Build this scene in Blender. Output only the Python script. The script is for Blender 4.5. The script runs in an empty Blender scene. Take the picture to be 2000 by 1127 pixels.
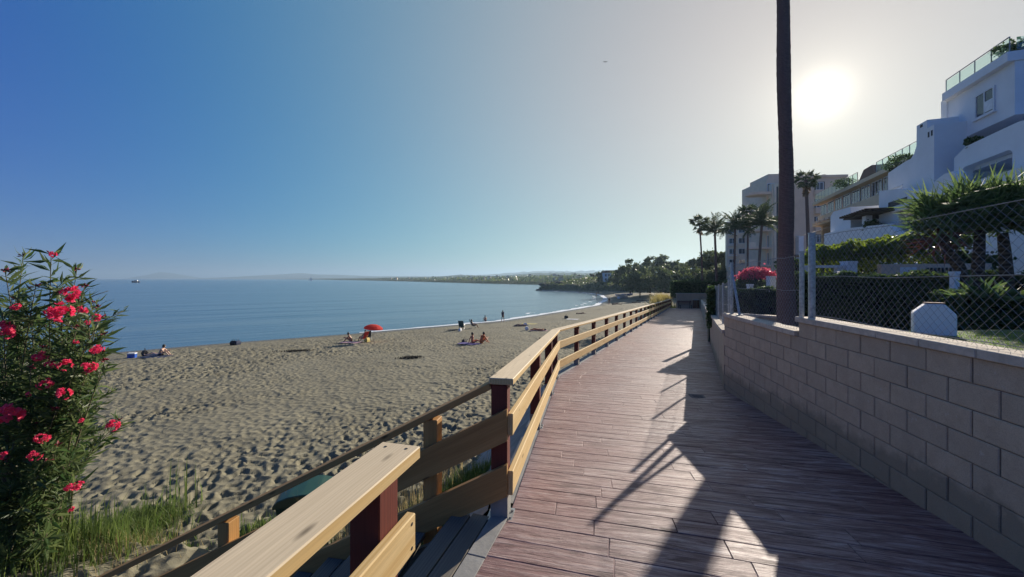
import bpy, bmesh, math, random
import numpy as np
from mathutils import Vector, Matrix
from math import sin, cos, pi, radians, sqrt, atan2, exp

S = bpy.context.scene
COL = S.collection
random.seed(7)
RNG = np.random.default_rng(7)

# ------------------------------------------------------------------ camera
EYE = 1.95
cam = bpy.data.cameras.new('camera')
cam.sensor_width = 36.0
cam.lens = 36.0 * 760 / 2000
cam.shift_y = -19.5 / 2000
cam.clip_start = 0.05
cam.clip_end = 40000
camo = bpy.data.objects.new('camera', cam)
camo.location = (0, 0, EYE)
camo.rotation_euler = (pi / 2, 0, 0)
COL.objects.link(camo)
S.camera = camo

# ------------------------------------------------------------------ sky and sun
SUN_AZ, SUN_EL = radians(38.5), radians(20.3)      # to the right of straight ahead, above the horizon
SUN = Vector((sin(SUN_AZ) * cos(SUN_EL), cos(SUN_AZ) * cos(SUN_EL), sin(SUN_EL)))
W = bpy.data.worlds.new('World')
S.world = W
W.use_nodes = True
nt = W.node_tree
bg = nt.nodes['Background']
sky = nt.nodes.new('ShaderNodeTexSky')
sky.sky_type = 'NISHITA'
sky.sun_disc = False
sky.sun_elevation = SUN_EL
sky.sun_rotation = SUN_AZ
sky.altitude = 0
sky.air_density = 1.0
sky.dust_density = 0.15
sky.ozone_density = 6.0
# aureole of the hazy sun: bright forward scattering round the sun's own direction
tc = nt.nodes.new('ShaderNodeTexCoord')
dp = nt.nodes.new('ShaderNodeVectorMath'); dp.operation = 'DOT_PRODUCT'
dp.inputs[1].default_value = SUN
nt.links.new(tc.outputs['Generated'], dp.inputs[0])
mx = nt.nodes.new('ShaderNodeMath'); mx.operation = 'MAXIMUM'; mx.inputs[1].default_value = 0.0
nt.links.new(dp.outputs['Value'], mx.inputs[0])
def powgain(p, g):
    a = nt.nodes.new('ShaderNodeMath'); a.operation = 'POWER'; a.inputs[1].default_value = p
    nt.links.new(mx.outputs[0], a.inputs[0])
    b = nt.nodes.new('ShaderNodeMath'); b.operation = 'MULTIPLY'; b.inputs[1].default_value = g
    nt.links.new(a.outputs[0], b.inputs[0])
    return b
def addn(a, b):
    c = nt.nodes.new('ShaderNodeMath'); c.operation = 'ADD'
    nt.links.new(a.outputs[0], c.inputs[0]); nt.links.new(b.outputs[0], c.inputs[1])
    return c
AUREOLE = addn(addn(powgain(1500, 8.0), powgain(260, 2.6)), powgain(36, 1.6))
def glow(node, col):
    c = nt.nodes.new('ShaderNodeVectorMath'); c.operation = 'SCALE'
    c.inputs[0].default_value = col
    nt.links.new(node.outputs[0], c.inputs['Scale'])
    return c
def vadd(a, b):
    c = nt.nodes.new('ShaderNodeVectorMath'); c.operation = 'ADD'
    nt.links.new(a.outputs[0], c.inputs[0]); nt.links.new(b.outputs[0], c.inputs[1])
    return c
# the hazy summer air: clear blue compressed as the phone recorded it, warm whitish haze towards the sun
sp_ = nt.nodes.new('ShaderNodeSeparateXYZ'); nt.links.new(sky.outputs[0], sp_.inputs[0])
cb_ = nt.nodes.new('ShaderNodeCombineXYZ')
for k, (p_, g_) in enumerate(((1.0, 0.52), (0.8, 0.95), (0.38, 3.25))):
    a_ = nt.nodes.new('ShaderNodeMath'); a_.operation = 'POWER'; a_.inputs[1].default_value = p_
    nt.links.new(sp_.outputs[k], a_.inputs[0])
    b_ = nt.nodes.new('ShaderNodeMath'); b_.operation = 'MULTIPLY'; b_.inputs[1].default_value = g_
    nt.links.new(a_.outputs[0], b_.inputs[0]); nt.links.new(b_.outputs[0], cb_.inputs[k])
ad = vadd(vadd(cb_, glow(powgain(2.9, 1.0), (6.2, 0.0, 0.0))), vadd(glow(powgain(1.35, 1.0), (0.0, 4.2, 0.0)), glow(AUREOLE, (1.0, 0.90, 0.72))))
nt.links.new(ad.outputs[0], bg.inputs['Color'])
bg.inputs['Strength'].default_value = 0.05
sl = bpy.data.lights.new('sun', 'SUN')
sl.energy = 5.0
sl.angle = radians(0.5)
sl.color = (1.0, 0.90, 0.76)
so = bpy.data.objects.new('sun', sl)
so.rotation_euler = (-SUN).to_track_quat('-Z', 'Y').to_euler()
so.location = (30, 40, 40)
COL.objects.link(so)
S.view_settings.view_transform = 'Standard'
S.view_settings.look = 'None'
S.view_settings.gamma = 1.0
S.view_settings.use_curve_mapping = False
S.view_settings.exposure = 0.7
S.render.engine = 'CYCLES'
S.cycles.volume_bounces = 0
S.cycles.max_bounces = 6
S.cycles.diffuse_bounces = 3
S.cycles.glossy_bounces = 3
S.cycles.transparent_max_bounces = 8
S.cycles.use_denoising = True

# ------------------------------------------------------------------ helpers: objects
WM = {}
def put(o, M=None, parent=None):
    M = M if M is not None else Matrix()
    WM[o.name] = M
    if parent is not None:
        o.parent = parent
        o.matrix_basis = WM[parent.name].inverted() @ M
    else:
        o.matrix_basis = M
    return o
def tag(o, label=None, cat=None, group=None, kind=None):
    if label: o['label'] = label
    if cat: o['category'] = cat
    if group: o['group'] = group
    if kind: o['kind'] = kind
    return o
def thing(name, loc, label, cat, group=None, rz=0.0, scale=1.0):
    o = bpy.data.objects.new(name, None)
    o.empty_display_size = 0.2
    COL.objects.link(o)
    put(o, Matrix.Translation(loc) @ Matrix.Rotation(rz, 4, 'Z') @ Matrix.Scale(scale, 4))
    return tag(o, label, cat, group)
def link(name, me, M=None, parent=None, kind=None):
    o = bpy.data.objects.new(name, me)
    COL.objects.link(o)
    put(o, M, parent)
    if kind: o['kind'] = kind
    return o
def copy_tree(o, M, label=None, parent=None):
    c = o.copy()
    COL.objects.link(c)
    put(c, M, parent)
    if label: c['label'] = label
    for ch in o.children:
        copy_tree(ch, M @ (WM[o.name].inverted() @ WM[ch.name]), None, c)
    return c

class MB:
    """collects faces, links them as one mesh object"""
    def __init__(s): s.v = []; s.f = []; s.m = []
    def add(s, vs, fs, mi=0):
        n = len(s.v); s.v.extend([tuple(v) for v in vs])
        for f in fs: s.f.append(tuple(i + n for i in f)); s.m.append(mi)
    def box(s, x0, x1, y0, y1, z0, z1, T=None, mi=0):
        vs = [Vector((x, y, z)) for z in (z0, z1) for y in (y0, y1) for x in (x0, x1)]
        if T is not None: vs = [T(v) if callable(T) else T @ v for v in vs]
        s.add(vs, [(0, 2, 3, 1), (4, 5, 7, 6), (0, 1, 5, 4), (2, 6, 7, 3), (0, 4, 6, 2), (1, 3, 7, 5)], mi)
    def bar(s, p0, p1, w, h, up=(0, 0, 1), mi=0):
        p0 = Vector(p0); p1 = Vector(p1); d = (p1 - p0); L = d.length; d.normalize()
        side = d.cross(Vector(up))
        if side.length < 1e-5: side = d.cross(Vector((0, 1, 0)))
        side.normalize(); u = side.cross(d)
        M = Matrix((d, side, u)).transposed().to_4x4(); M.translation = p0
        s.box(0, L, -w / 2, w / 2, -h / 2, h / 2, M, mi)
    def tube(s, pts, rad, n=8, cap=True, mi=0):
        pts = [Vector(p) for p in pts]
        if not hasattr(rad, '__len__'): rad = [rad] * len(pts)
        base = len(s.v); ref = None
        for i, p in enumerate(pts):
            t = (pts[min(i + 1, len(pts) - 1)] - pts[max(i - 1, 0)]).normalized()
            if ref is None:
                ref = t.cross(Vector((0, 0, 1)))
                if ref.length < 1e-3: ref = t.cross(Vector((0, 1, 0)))
            ref = (ref - t * ref.dot(t)).normalized(); b = t.cross(ref)
            for k in range(n):
                a = 2 * pi * k / n
                s.v.append(tuple(p + (ref * cos(a) + b * sin(a)) * rad[i]))
        for i in range(len(pts) - 1):
            for k in range(n):
                k2 = (k + 1) % n
                s.f.append((base + i * n + k, base + i * n + k2, base + (i + 1) * n + k2, base + (i + 1) * n + k)); s.m.append(mi)
        if cap:
            s.f.append(tuple(base + k for k in range(n))[::-1]); s.m.append(mi)
            s.f.append(tuple(base + (len(pts) - 1) * n + k for k in range(n))); s.m.append(mi)
    def lathe(s, prof, n=16, M=None, mi=0):
        vs = []; fs = []
        for r, z in prof:
            for k in range(n):
                a = 2 * pi * k / n
                v = Vector((r * cos(a), r * sin(a), z)); vs.append(M @ v if M else v)
        for i in range(len(prof) - 1):
            for k in range(n):
                k2 = (k + 1) % n
                fs.append((i * n + k, i * n + k2, (i + 1) * n + k2, (i + 1) * n + k))
        s.add(vs, fs, mi)
    def prism(s, prof, d0, d1, T, mi=0):
        """polygon prof [(a,b)] extruded from d0 to d1; T(a,d,b) -> world"""
        n = len(prof)
        vs = [T(a, d0, b) for a, b in prof] + [T(a, d1, b) for a, b in prof]
        fs = [tuple(range(n))[::-1], tuple(range(n, 2 * n))]
        fs += [(i, (i + 1) % n, n + (i + 1) % n, n + i) for i in range(n)]
        s.add(vs, fs, mi)
    def mesh(s, name, mats, smooth=False, bevel=0.0):
        me = bpy.data.meshes.new(name)
        me.from_pydata(s.v, [], s.f)
        for m in (mats if isinstance(mats, (list, tuple)) else [mats]): me.materials.append(m)
        if len(set(s.m)) > 1: me.polygons.foreach_set('material_index', s.m)
        bm = bmesh.new(); bm.from_mesh(me)
        bmesh.ops.recalc_face_normals(bm, faces=bm.faces[:])
        if bevel: bmesh.ops.bevel(bm, geom=bm.edges[:], offset=bevel, segments=1, affect='EDGES')
        bm.to_mesh(me); bm.free()
        if smooth: me.polygons.foreach_set('use_smooth', [True] * len(me.polygons))
        me.update()
        return me
    def build(s, name, mats, parent=None, M=None, smooth=False, bevel=0.0, kind=None):
        """vertices are given in the parent's own frame unless M (a world matrix) is given"""
        me = s.mesh(name, mats, smooth, bevel)
        if M is None: M = WM[parent.name] if parent is not None else Matrix()
        return link(name, me, M, parent, kind)
    def world(s, name, mats, parent=None, smooth=False, bevel=0.0, kind=None):
        """vertices are in world coordinates; the object's origin goes to their middle"""
        a = np.array(s.v); c = Vector((a.min(0) + a.max(0)) / 2)
        s.v = [tuple(Vector(v) - c) for v in s.v]
        return s.build(name, mats, parent, Matrix.Translation(c), smooth, bevel, kind)

def np_mesh(name, V, F, mats, smooth=False):
    me = bpy.data.meshes.new(name)
    V = np.asarray(V, np.float32); F = np.asarray(F, np.int32)
    nv = F.shape[1]
    me.vertices.add(len(V)); me.vertices.foreach_set('co', V.ravel())
    me.loops.add(F.size); me.loops.foreach_set('vertex_index', F.ravel())
    me.polygons.add(len(F)); me.polygons.foreach_set('loop_start', np.arange(0, F.size, nv, dtype=np.int32))
    me.polygons.foreach_set('loop_total', np.full(len(F), nv, np.int32))
    for m in (mats if isinstance(mats, (list, tuple)) else [mats]): me.materials.append(m)
    me.update(calc_edges=True); me.validate()
    if smooth: me.polygons.foreach_set('use_smooth', np.ones(len(F), bool))
    return me

def frame_matrix(p0, p1, up=(0, 0, 1)):
    """x along p0->p1, y sideways, z up; origin in the middle; returns matrix, length"""
    p0 = Vector(p0); p1 = Vector(p1); d = p1 - p0; L = d.length; d.normalize()
    side = Vector(up).cross(d).normalized(); u = d.cross(side)
    M = Matrix((d, side, u)).transposed().to_4x4(); M.translation = (p0 + p1) / 2
    return M, L
def board(name, p0, p1, w, h, mat, parent, bevel=0.0, up=(0, 0, 1)):
    """plank from p0 to p1: w sideways, h in the up direction; its length is the object's own x axis"""
    M, L = frame_matrix(p0, p1, up)
    b = MB(); b.box(-L / 2, L / 2, -w / 2, w / 2, -h / 2, h / 2)
    return b.build(name, mat, parent, M, bevel=bevel)

# ------------------------------------------------------------------ helpers: materials
class NT:
    def __init__(s, name):
        s.mat = bpy.data.materials.new(name); s.mat.use_nodes = True
        s.t = s.mat.node_tree; s.b = s.t.nodes['Principled BSDF']; s.out = s.t.nodes['Material Output']
    def n(s, typ, ins=None, **kw):
        nd = s.t.nodes.new('ShaderNode' + typ)
        for k, v in kw.items(): setattr(nd, k, v)
        for k, v in (ins or {}).items():
            if isinstance(v, bpy.types.NodeSocket): s.t.links.new(v, nd.inputs[k])
            else: nd.inputs[k].default_value = v
        return nd
    def coord(s, kind='Object', scale=(1, 1, 1), rot=(0, 0, 0)):
        src = s.n('NewGeometry').outputs['Position'] if kind == 'World' else s.n('TexCoord').outputs[kind]
        return s.n('Mapping', {'Vector': src, 'Scale': scale, 'Rotation': rot}).outputs[0]
    def noise(s, vec, scale=5, detail=4, rough=0.6, dist=0.0):
        return s.n('TexNoise', {'Vector': vec, 'Scale': scale, 'Detail': detail, 'Roughness': rough, 'Distortion': dist}).outputs['Fac']
    def ramp(s, fac, stops, interp='LINEAR'):
        r = s.n('ValToRGB', {'Fac': fac}); r.color_ramp.interpolation = interp
        e = r.color_ramp.elements
        while len(e) < len(stops): e.new(0.5)
        for i, (p, c) in enumerate(stops):
            e[i].position = p; e[i].color = (c, c, c, 1) if isinstance(c, (int, float)) else (*c, 1)
        return r.outputs[0]
    def mix(s, fac, a, b, blend='MIX'):
        m = s.n('MixRGB', blend_type=blend)
        for k, v in (('Fac', fac), ('Color1', a), ('Color2', b)):
            if isinstance(v, bpy.types.NodeSocket): s.t.links.new(v, m.inputs[k])
            else: m.inputs[k].default_value = v if k == 'Fac' else (*v, 1)
        return m.outputs[0]
    def math(s, op, a, b=0.0):
        return s.n('Math', {0: a, 1: b}, operation=op).outputs[0]
    def island(s): return s.math('FRACT', s.math('ADD', s.n('NewGeometry').outputs['Random Per Island'], s.objrand()))
    def objrand(s): return s.n('ObjectInfo').outputs['Random']
    def set(s, **kw):
        names = {'color': 'Base Color', 'rough': 'Roughness', 'metal': 'Metallic', 'ior': 'IOR', 'normal': 'Normal', 'alpha': 'Alpha',
                 'spec': 'Specular IOR Level', 'trans': 'Transmission Weight'}
        for k, v in kw.items():
            i = s.b.inputs[names[k]]
            if isinstance(v, bpy.types.NodeSocket): s.t.links.new(v, i)
            elif k == 'color': i.default_value = (*v, 1)
            else: i.default_value = v
        return s
    def bump(s, h, strength=0.3, dist=0.02, normal=None):
        b = s.n('Bump', {'Height': h, 'Strength': strength, 'Distance': dist})
        if normal is not None: s.t.links.new(normal, b.inputs['Normal'])
        s.t.links.new(b.outputs[0], s.b.inputs['Normal'])
        return b.outputs[0]

def plain(name, c, rough=0.6, var=0.12, scale=6.0, metal=0.0, bump=0.0, coord='Object', spec=0.5):
    m = NT(name); v = m.coord(coord)
    n = m.noise(v, scale, 5)
    lo = tuple(max(0, x * (1 - var)) for x in c); hi = tuple(min(1, x * (1 + var)) for x in c)
    m.set(color=m.ramp(n, [(0.3, lo), (0.7, hi)]), rough=rough, metal=metal, spec=spec)
    if bump: m.bump(m.noise(v, scale * 8, 4), bump, 0.01)
    return m.mat
def leafmat(name, c1, c2, trans=0.35, rough=0.45, tcol=None, spec=0.3):
    m = NT(name)
    col = m.mix(m.island(), c1, c2)
    m.set(color=col, rough=rough, spec=spec)
    tr = m.n('BsdfTranslucent')
    tcl = m.mix(m.island(), tcol or tuple(min(1, x * 1.5) for x in c1), tuple(min(1, x * 1.6) for x in (tcol or c2)))
    m.t.links.new(tcl, tr.inputs['Color'])
    mixs = m.n('MixShader', {'Fac': trans})
    m.t.links.new(m.b.outputs[0], mixs.inputs[1]); m.t.links.new(tr.outputs[0], mixs.inputs[2])
    m.t.links.new(mixs.outputs[0], m.out.inputs['Surface'])
    return m.mat
def woodmat(name, c1, c2, c3, ring=1.0, rough=0.7, knots=True, relief=0.25):
    """timber: grain runs along the object's own x axis"""
    m = NT(name)
    off = m.n('VectorMath', {0: m.n('TexCoord').outputs['Object'], 1: m.n('CombineXYZ', {'X': m.math('MULTIPLY', m.objrand(), 37.0), 'Y': m.math('MULTIPLY', m.objrand(), 3.1)}).outputs[0]}, operation='ADD').outputs[0]
    g = m.n('Mapping', {'Vector': off, 'Scale': (0.5, 9, 9)}).outputs[0]
    warp = m.noise(g, 1.2, 3, 0.5)
    wv = m.n('TexWave', {'Vector': m.n('Mapping', {'Vector': off, 'Scale': (0.35, 5.5, 5.5)}).outputs[0], 'Scale': 2.6 * ring, 'Distortion': 5.5, 'Detail': 2.5, 'Detail Scale': 0.9}, wave_type='BANDS', bands_direction='Y').outputs['Fac']
    wv = m.mix(0.55, wv, m.noise(m.n('Mapping', {'Vector': off, 'Scale': (0.30, 16 * ring, 16 * ring)}).outputs[0], 1.0, 5, 0.65))
    fine = m.noise(m.n('Mapping', {'Vector': off, 'Scale': (2.5, 110, 110)}).outputs[0], 1.0, 4, 0.7)
    col = m.ramp(wv, [(0.05, c1), (0.55, c2), (0.95, c3)])
    col = m.mix(m.ramp(fine, [(0.35, 0.35), (0.65, 0.0)]), col, tuple(x * 0.55 for x in c3))
    col = m.mix(m.ramp(warp, [(0.4, 0.0), (0.75, 0.45)]), col, tuple(x * 0.8 for x in c2))
    if knots:
        vo = m.n('TexVoronoi', {'Vector': m.n('Mapping', {'Vector': off, 'Scale': (2.0, 7.0, 7.0)}).outputs[0], 'Scale': 1.0}).outputs['Distance']
        col = m.mix(m.ramp(vo, [(0.04, 0.9), (0.12, 0.0)]), col, tuple(x * 0.3 for x in c3))
    m.set(color=col, rough=rough, spec=0.3)
    m.bump(m.mix(0.7, wv, fine), relief, 0.003)
    return m.mat

M_pine = woodmat('new_pine', (0.66, 0.50, 0.27), (0.60, 0.42, 0.19), (0.46, 0.28, 0.10))
M_pinetop = woodmat('weathered_pine_top', (0.68, 0.56, 0.385), (0.64, 0.515, 0.345), (0.54, 0.42, 0.27), ring=1.5, relief=0.10)
M_red = woodmat('red_brown_stain', (0.16, 0.035, 0.022), (0.13, 0.028, 0.018), (0.085, 0.018, 0.014), knots=False)
M_brownw = woodmat('brown_timber', (0.50, 0.28, 0.10), (0.42, 0.225, 0.075), (0.30, 0.15, 0.05))
M_grayw = woodmat('grey_step_timber', (0.21, 0.185, 0.15), (0.17, 0.15, 0.12), (0.11, 0.095, 0.075))
M_darkw = woodmat('dark_pergola_timber', (0.07, 0.04, 0.025), (0.06, 0.034, 0.02), (0.04, 0.02, 0.012), knots=False)
M_steel = plain('galvanised_steel', (0.36, 0.37, 0.38), 0.45, 0.35, 22.0, 0.75)
M_zinc = plain('zinc_wire', (0.30, 0.30, 0.30), 0.55, 0.25, 5.0, 0.35)
M_black = plain('dark_metal', (0.02, 0.02, 0.022), 0.5)
M_conc = plain('grey_concrete', (0.23, 0.225, 0.21), 0.9, 0.25, 3.5, bump=0.3, coord='World')
M_white = plain('white_stucco', (0.80, 0.80, 0.80), 0.9, 0.05, 1.2, bump=0.15, coord='World')
M_cream = plain('cream_stucco', (0.72, 0.55, 0.36), 0.9, 0.08, 0.6, bump=0.1, coord='World')
M_cream2 = plain('pale_sand_stucco', (0.74, 0.57, 0.42), 0.9, 0.08, 0.6, coord='World')
M_cream3 = plain('grey_cream_stucco', (0.74, 0.64, 0.48), 0.9, 0.08, 0.6, coord='World')
M_brown = plain('brown_and_recess_shade', (0.22, 0.12, 0.08), 0.9, 0.1, 1.0, coord='World')  # brown parts; on recess walls it puts shade into the colour
M_dark = plain('opening_shade', (0.05, 0.048, 0.05), 0.8)  # near-black panels that put the shade of openings into colour
M_frame = plain('white_window_frame', (0.7, 0.7, 0.72), 0.5)
M_shut = plain('white_shutter', (0.78, 0.78, 0.78), 0.6)
M_green = plain('green_plastic', (0.012, 0.048, 0.032), 0.42, 0.15, 4.0)
M_soil = plain('dry_soil', (0.20, 0.15, 0.09), 0.95, 0.35, 2.0, bump=0.6, coord='World')
M_bark = None
def glass(name, c, rough=0.05):
    m = NT(name); m.set(color=c, rough=rough, spec=0.7); return m.mat
M_pane = glass('window_glass', (0.05, 0.06, 0.075))
def clear(name, c, a):
    m = NT(name)
    tr = m.n('BsdfTransparent', {'Color': (*c, 1)}); gl = m.n('BsdfGlossy', {'Roughness': 0.02})
    fr = m.n('Fresnel', {'IOR': 1.45})
    mx_ = m.n('MixShader', {'Fac': 0.06 + a})
    m.t.links.new(tr.outputs[0], mx_.inputs[1]); m.t.links.new(gl.outputs[0], mx_.inputs[2])
    m.t.links.new(mx_.outputs[0], m.out.inputs['Surface'])
    return m.mat
M_clear = clear('clear_balustrade_glass', (0.86, 0.95, 0.91), 0.03)

def barkmat(name, c1, c2, rings=9.0):
    m = NT(name); v = m.coord('Object', (1, 1, 1))
    wv = m.n('TexWave', {'Vector': v, 'Scale': rings, 'Distortion': 3.0, 'Detail': 3.0, 'Detail Scale': 2.0}, wave_type='BANDS', bands_direction='Z').outputs['Fac']
    nz = m.noise(m.coord('Object', (9, 9, 2)), 3.0, 6)
    m.set(color=m.ramp(m.mix(0.5, wv, nz), [(0.3, c2), (0.7, c1)]), rough=0.9, spec=0.2)
    m.bump(m.mix(0.6, wv, nz), 0.9, 0.02)
    return m.mat
M_bark = barkmat('palm_bark', (0.27, 0.165, 0.135), (0.11, 0.065, 0.055))
M_bark2 = barkmat('tree_bark', (0.12, 0.09, 0.065), (0.05, 0.037, 0.027), 3.0)
M_stem = plain('green_brown_stem', (0.10, 0.085, 0.045), 0.8)

M_oleaf = leafmat('oleander_leaf', (0.035, 0.075, 0.022), (0.12, 0.15, 0.055), 0.42)
M_petal = leafmat('pink_petal', (0.72, 0.035, 0.10), (0.85, 0.10, 0.20), 0.40, tcol=(0.9, 0.05, 0.14))
M_bud = leafmat('dark_red_bud', (0.16, 0.02, 0.03), (0.28, 0.03, 0.05), 0.15)
M_grass = leafmat('green_grass', (0.060, 0.105, 0.022), (0.13, 0.17, 0.045), 0.45, 0.6)
M_dry = leafmat('dry_grass', (0.26, 0.20, 0.09), (0.34, 0.28, 0.14), 0.4, 0.7)
M_lawn = leafmat('lawn_grass', (0.06, 0.12, 0.012), (0.11, 0.17, 0.02), 0.5, 0.7, tcol=(0.14, 0.24, 0.02), spec=0.1)
M_hedge = leafmat('hedge_leaf', (0.030, 0.058, 0.020), (0.075, 0.115, 0.034), 0.36)
M_vine = leafmat('vine_leaf', (0.055, 0.11, 0.016), (0.12, 0.17, 0.028), 0.42, tcol=(0.17, 0.23, 0.025))
M_boug = leafmat('bougainvillea_bract', (0.50, 0.05, 0.10), (0.68, 0.16, 0.22), 0.35, tcol=(0.7, 0.12, 0.18))
M_yucca = leafmat('yucca_leaf', (0.045, 0.085, 0.03), (0.13, 0.18, 0.06), 0.42)
M_yudry = leafmat('dry_yucca_leaf', (0.085, 0.038, 0.03), (0.14, 0.065, 0.048), 0.10)
M_palm = leafmat('palm_frond', (0.035, 0.055, 0.020), (0.075, 0.10, 0.034), 0.3)
M_palmdry = leafmat('dry_palm_frond', (0.16, 0.10, 0.05), (0.22, 0.15, 0.08), 0.25)
M_tree = leafmat('tree_leaf', (0.045, 0.068, 0.026), (0.095, 0.115, 0.045), 0.40)
M_tree2 = leafmat('grey_green_leaf', (0.06, 0.078, 0.042), (0.105, 0.125, 0.062), 0.40)
M_scrub = leafmat('scrub_leaf', (0.06, 0.085, 0.025), (0.11, 0.14, 0.04), 0.35)
M_reed = leafmat('yellow_reed', (0.25, 0.21, 0.07), (0.34, 0.28, 0.10), 0.4)

# ------------------------------------------------------------------ numeric noise
def hash2(ix, iy, seed=0):
    h = (ix.astype(np.int64) * 374761393 + iy.astype(np.int64) * 668265263 + seed * 1274126177) & 0x7fffffff
    h = ((h ^ (h >> 13)) * 1274126177) & 0x7fffffff
    h = ((h ^ (h >> 15)) * 2246822519) & 0x7fffffff
    return ((h ^ (h >> 16)) & 0xffff) / 65535.0
def vnoise(x, y, seed=0):
    ix = np.floor(x); iy = np.floor(y); fx = x - ix; fy = y - iy
    fx = fx * fx * (3 - 2 * fx); fy = fy * fy * (3 - 2 * fy)
    a = hash2(ix, iy, seed); b = hash2(ix + 1, iy, seed); c = hash2(ix, iy + 1, seed); d = hash2(ix + 1, iy + 1, seed)
    return (a * (1 - fx) + b * fx) * (1 - fy) + (c * (1 - fx) + d * fx) * fy
def fbm(x, y, oct=4, seed=0):
    s = 0; a = 0.5
    for i in range(oct): s = s + a * vnoise(x * 2 ** i, y * 2 ** i, seed + i * 17); a *= 0.5
    return s
def dimples(x, y, cell, depth, rad, seed, rim=0.35):
    """footprints: one jittered elongated pit with a raised rim in each cell"""
    out = np.zeros_like(x); ix0 = np.floor(x / cell); iy0 = np.floor(y / cell)
    for dx in (-1, 0, 1):
        for dy in (-1, 0, 1):
            ix = ix0 + dx; iy = iy0 + dy
            px = (ix + hash2(ix, iy, seed)) * cell; py = (iy + hash2(ix, iy, seed + 1)) * cell
            an = hash2(ix, iy, seed + 2) * pi; am = 0.35 + 0.65 * hash2(ix, iy, seed + 3)
            c = np.cos(an); s = np.sin(an)
            u = ((x - px) * c + (y - py) * s) / (rad * 1.45); v = (-(x - px) * s + (y - py) * c) / (rad * 0.8)
            q = u * u + v * v
            out += am * depth * (-np.exp(-q * q * 0.9) + rim * np.exp(-(np.sqrt(q) - 1.35) ** 2 * 4))
    return out
# ================================================================== SETTING
def walkz(Y):
    if Y < 3: return 0.0
    if Y < 8: return -0.07 * (Y - 3)
    if Y < 11: return -0.35 - 0.07 * (Y - 8) + 0.0352 / 6 * (Y - 8) ** 2
    return -0.455 - 0.0348 * (Y - 9.5)
SEA = -4.6
# ------------------------------------------------------------------ shoreline, beach, headland
SHORE = np.array([(-190, -70), (-110, -16), (-70, 11), (-41, 31.3), (-35.9, 34.1), (-28.5, 40), (-16.4, 47.9), (-1.4, 60), (10, 76.6), (21.4, 95.7),
                  (30, 121), (35.7, 151), (35.5, 172), (31, 192), (17, 214), (13, 219), (17, 230), (60, 300), (150, 380), (300, 420)], float)
def shore_dist(x, y):
    """signed distance to the waterline (+ on land) and the Y of the nearest shore point"""
    best = np.full(x.shape, 1e9); sg = np.zeros_like(x); ny = np.zeros_like(x)
    for a, b in zip(SHORE[:-1], SHORE[1:]):
        d = b - a; L2 = d @ d
        t = np.clip(((x - a[0]) * d[0] + (y - a[1]) * d[1]) / L2, 0, 1)
        qx = a[0] + t * d[0]; qy = a[1] + t * d[1]
        dd = np.hypot(x - qx, y - qy)
        c = -(d[0] * (y - a[1]) - d[1] * (x - a[0]))
        m = dd < best - 1e-9
        best = np.where(m, dd, best); sg = np.where(m, np.sign(c), sg); ny = np.where(m, qy, ny)
    return best * sg, ny
def land_z(x, y):
    d, ny = shore_dist(x, y)
    wob = (fbm(x * 0.15, y * 0.15, 3, 5) - 0.45) * 1.6
    dd = d + np.where(np.abs(d) < 12, wob * 0.55, wob * 0.55)
    z = np.where(dd > 0, np.minimum(0.062 * dd, 2.5), 0.09 * dd)
    z = np.maximum(z, -2.2)
    b0 = np.interp(ny, [60, 100, 130, 165, 190, 215], [60, 36, 24, 13, 1.5, 0.5])
    bw = np.interp(ny, [60, 130, 190, 215], [16, 9, 5, 4])
    t = np.clip((d - b0) / bw, 0, 1); t = t * t * (3 - 2 * t)
    bank = t * np.interp(ny, [60, 130, 190, 230], [1.6, 2.4, 3.2, 3.0]) * (0.8 + 0.5 * fbm(x * 0.12, y * 0.12, 3, 9))
    bank = bank + np.clip((d - b0 - bw) / 60, 0, 1) * 3.0
    return SEA + z + bank, d, t
def ground(x, y):
    return float(land_z(np.array([float(x)]), np.array([float(y)]))[0][0])

NA, NR = 760, 760
ang = np.linspace(radians(-84), radians(58), NA)
rr = 3.2 * np.exp(np.linspace(0, math.log(430 / 3.2), NR))
A, R_ = np.meshgrid(ang, rr)
GX = (R_ * np.sin(A)).ravel(); GY = (R_ * np.cos(A)).ravel()
GZ, GD, GT = land_z(GX, GY)
prints = dimples(GX, GY, 0.32, 0.125, 0.085, 3, 0.25) + dimples(GX + 9, GY - 4, 0.25, 0.085, 0.066, 23, 0.25) + dimples(GX - 3, GY + 5, 0.8, 0.035, 0.2, 41, 0.2)
dens = np.clip((fbm(GX * 0.16, GY * 0.16, 3, 77) - 0.30) * 4.2, 0.12, 1.15)
track = np.exp(-((GY - 0.62 * GX - 19 + 0.6 * np.sin(GX * 0.4)) / 0.9) ** 2) + np.exp(-((GY - 0.62 * GX - 22.5) / 0.8) ** 2)
dens = dens * (1 - 0.6 * np.clip(track, 0, 1))
dry = np.clip((GD - 1.2) / 2.0, 0, 1) * np.clip((240 - np.hypot(GX, GY)) / 100, 0, 1)
GZ = GZ + (prints * dens + (fbm(GX * 1.3, GY * 1.3, 3, 31) - 0.45) * 0.10 + (fbm(GX * 7, GY * 7, 2, 51) - 0.4) * 0.018) * dry
GZ = GZ + GT * (fbm(GX * 0.5, GY * 0.5, 4, 61) - 0.45) * 1.2
idx = np.arange(NA * NR).reshape(NR, NA)
Q = np.stack([idx[:-1, :-1], idx[:-1, 1:], idx[1:, 1:], idx[1:, :-1]], -1).reshape(-1, 4)
qd = GD[Q].mean(1); qt = GT[Q].mean(1); qx = GX[Q].mean(1); qy = GY[Q].mean(1)

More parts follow.
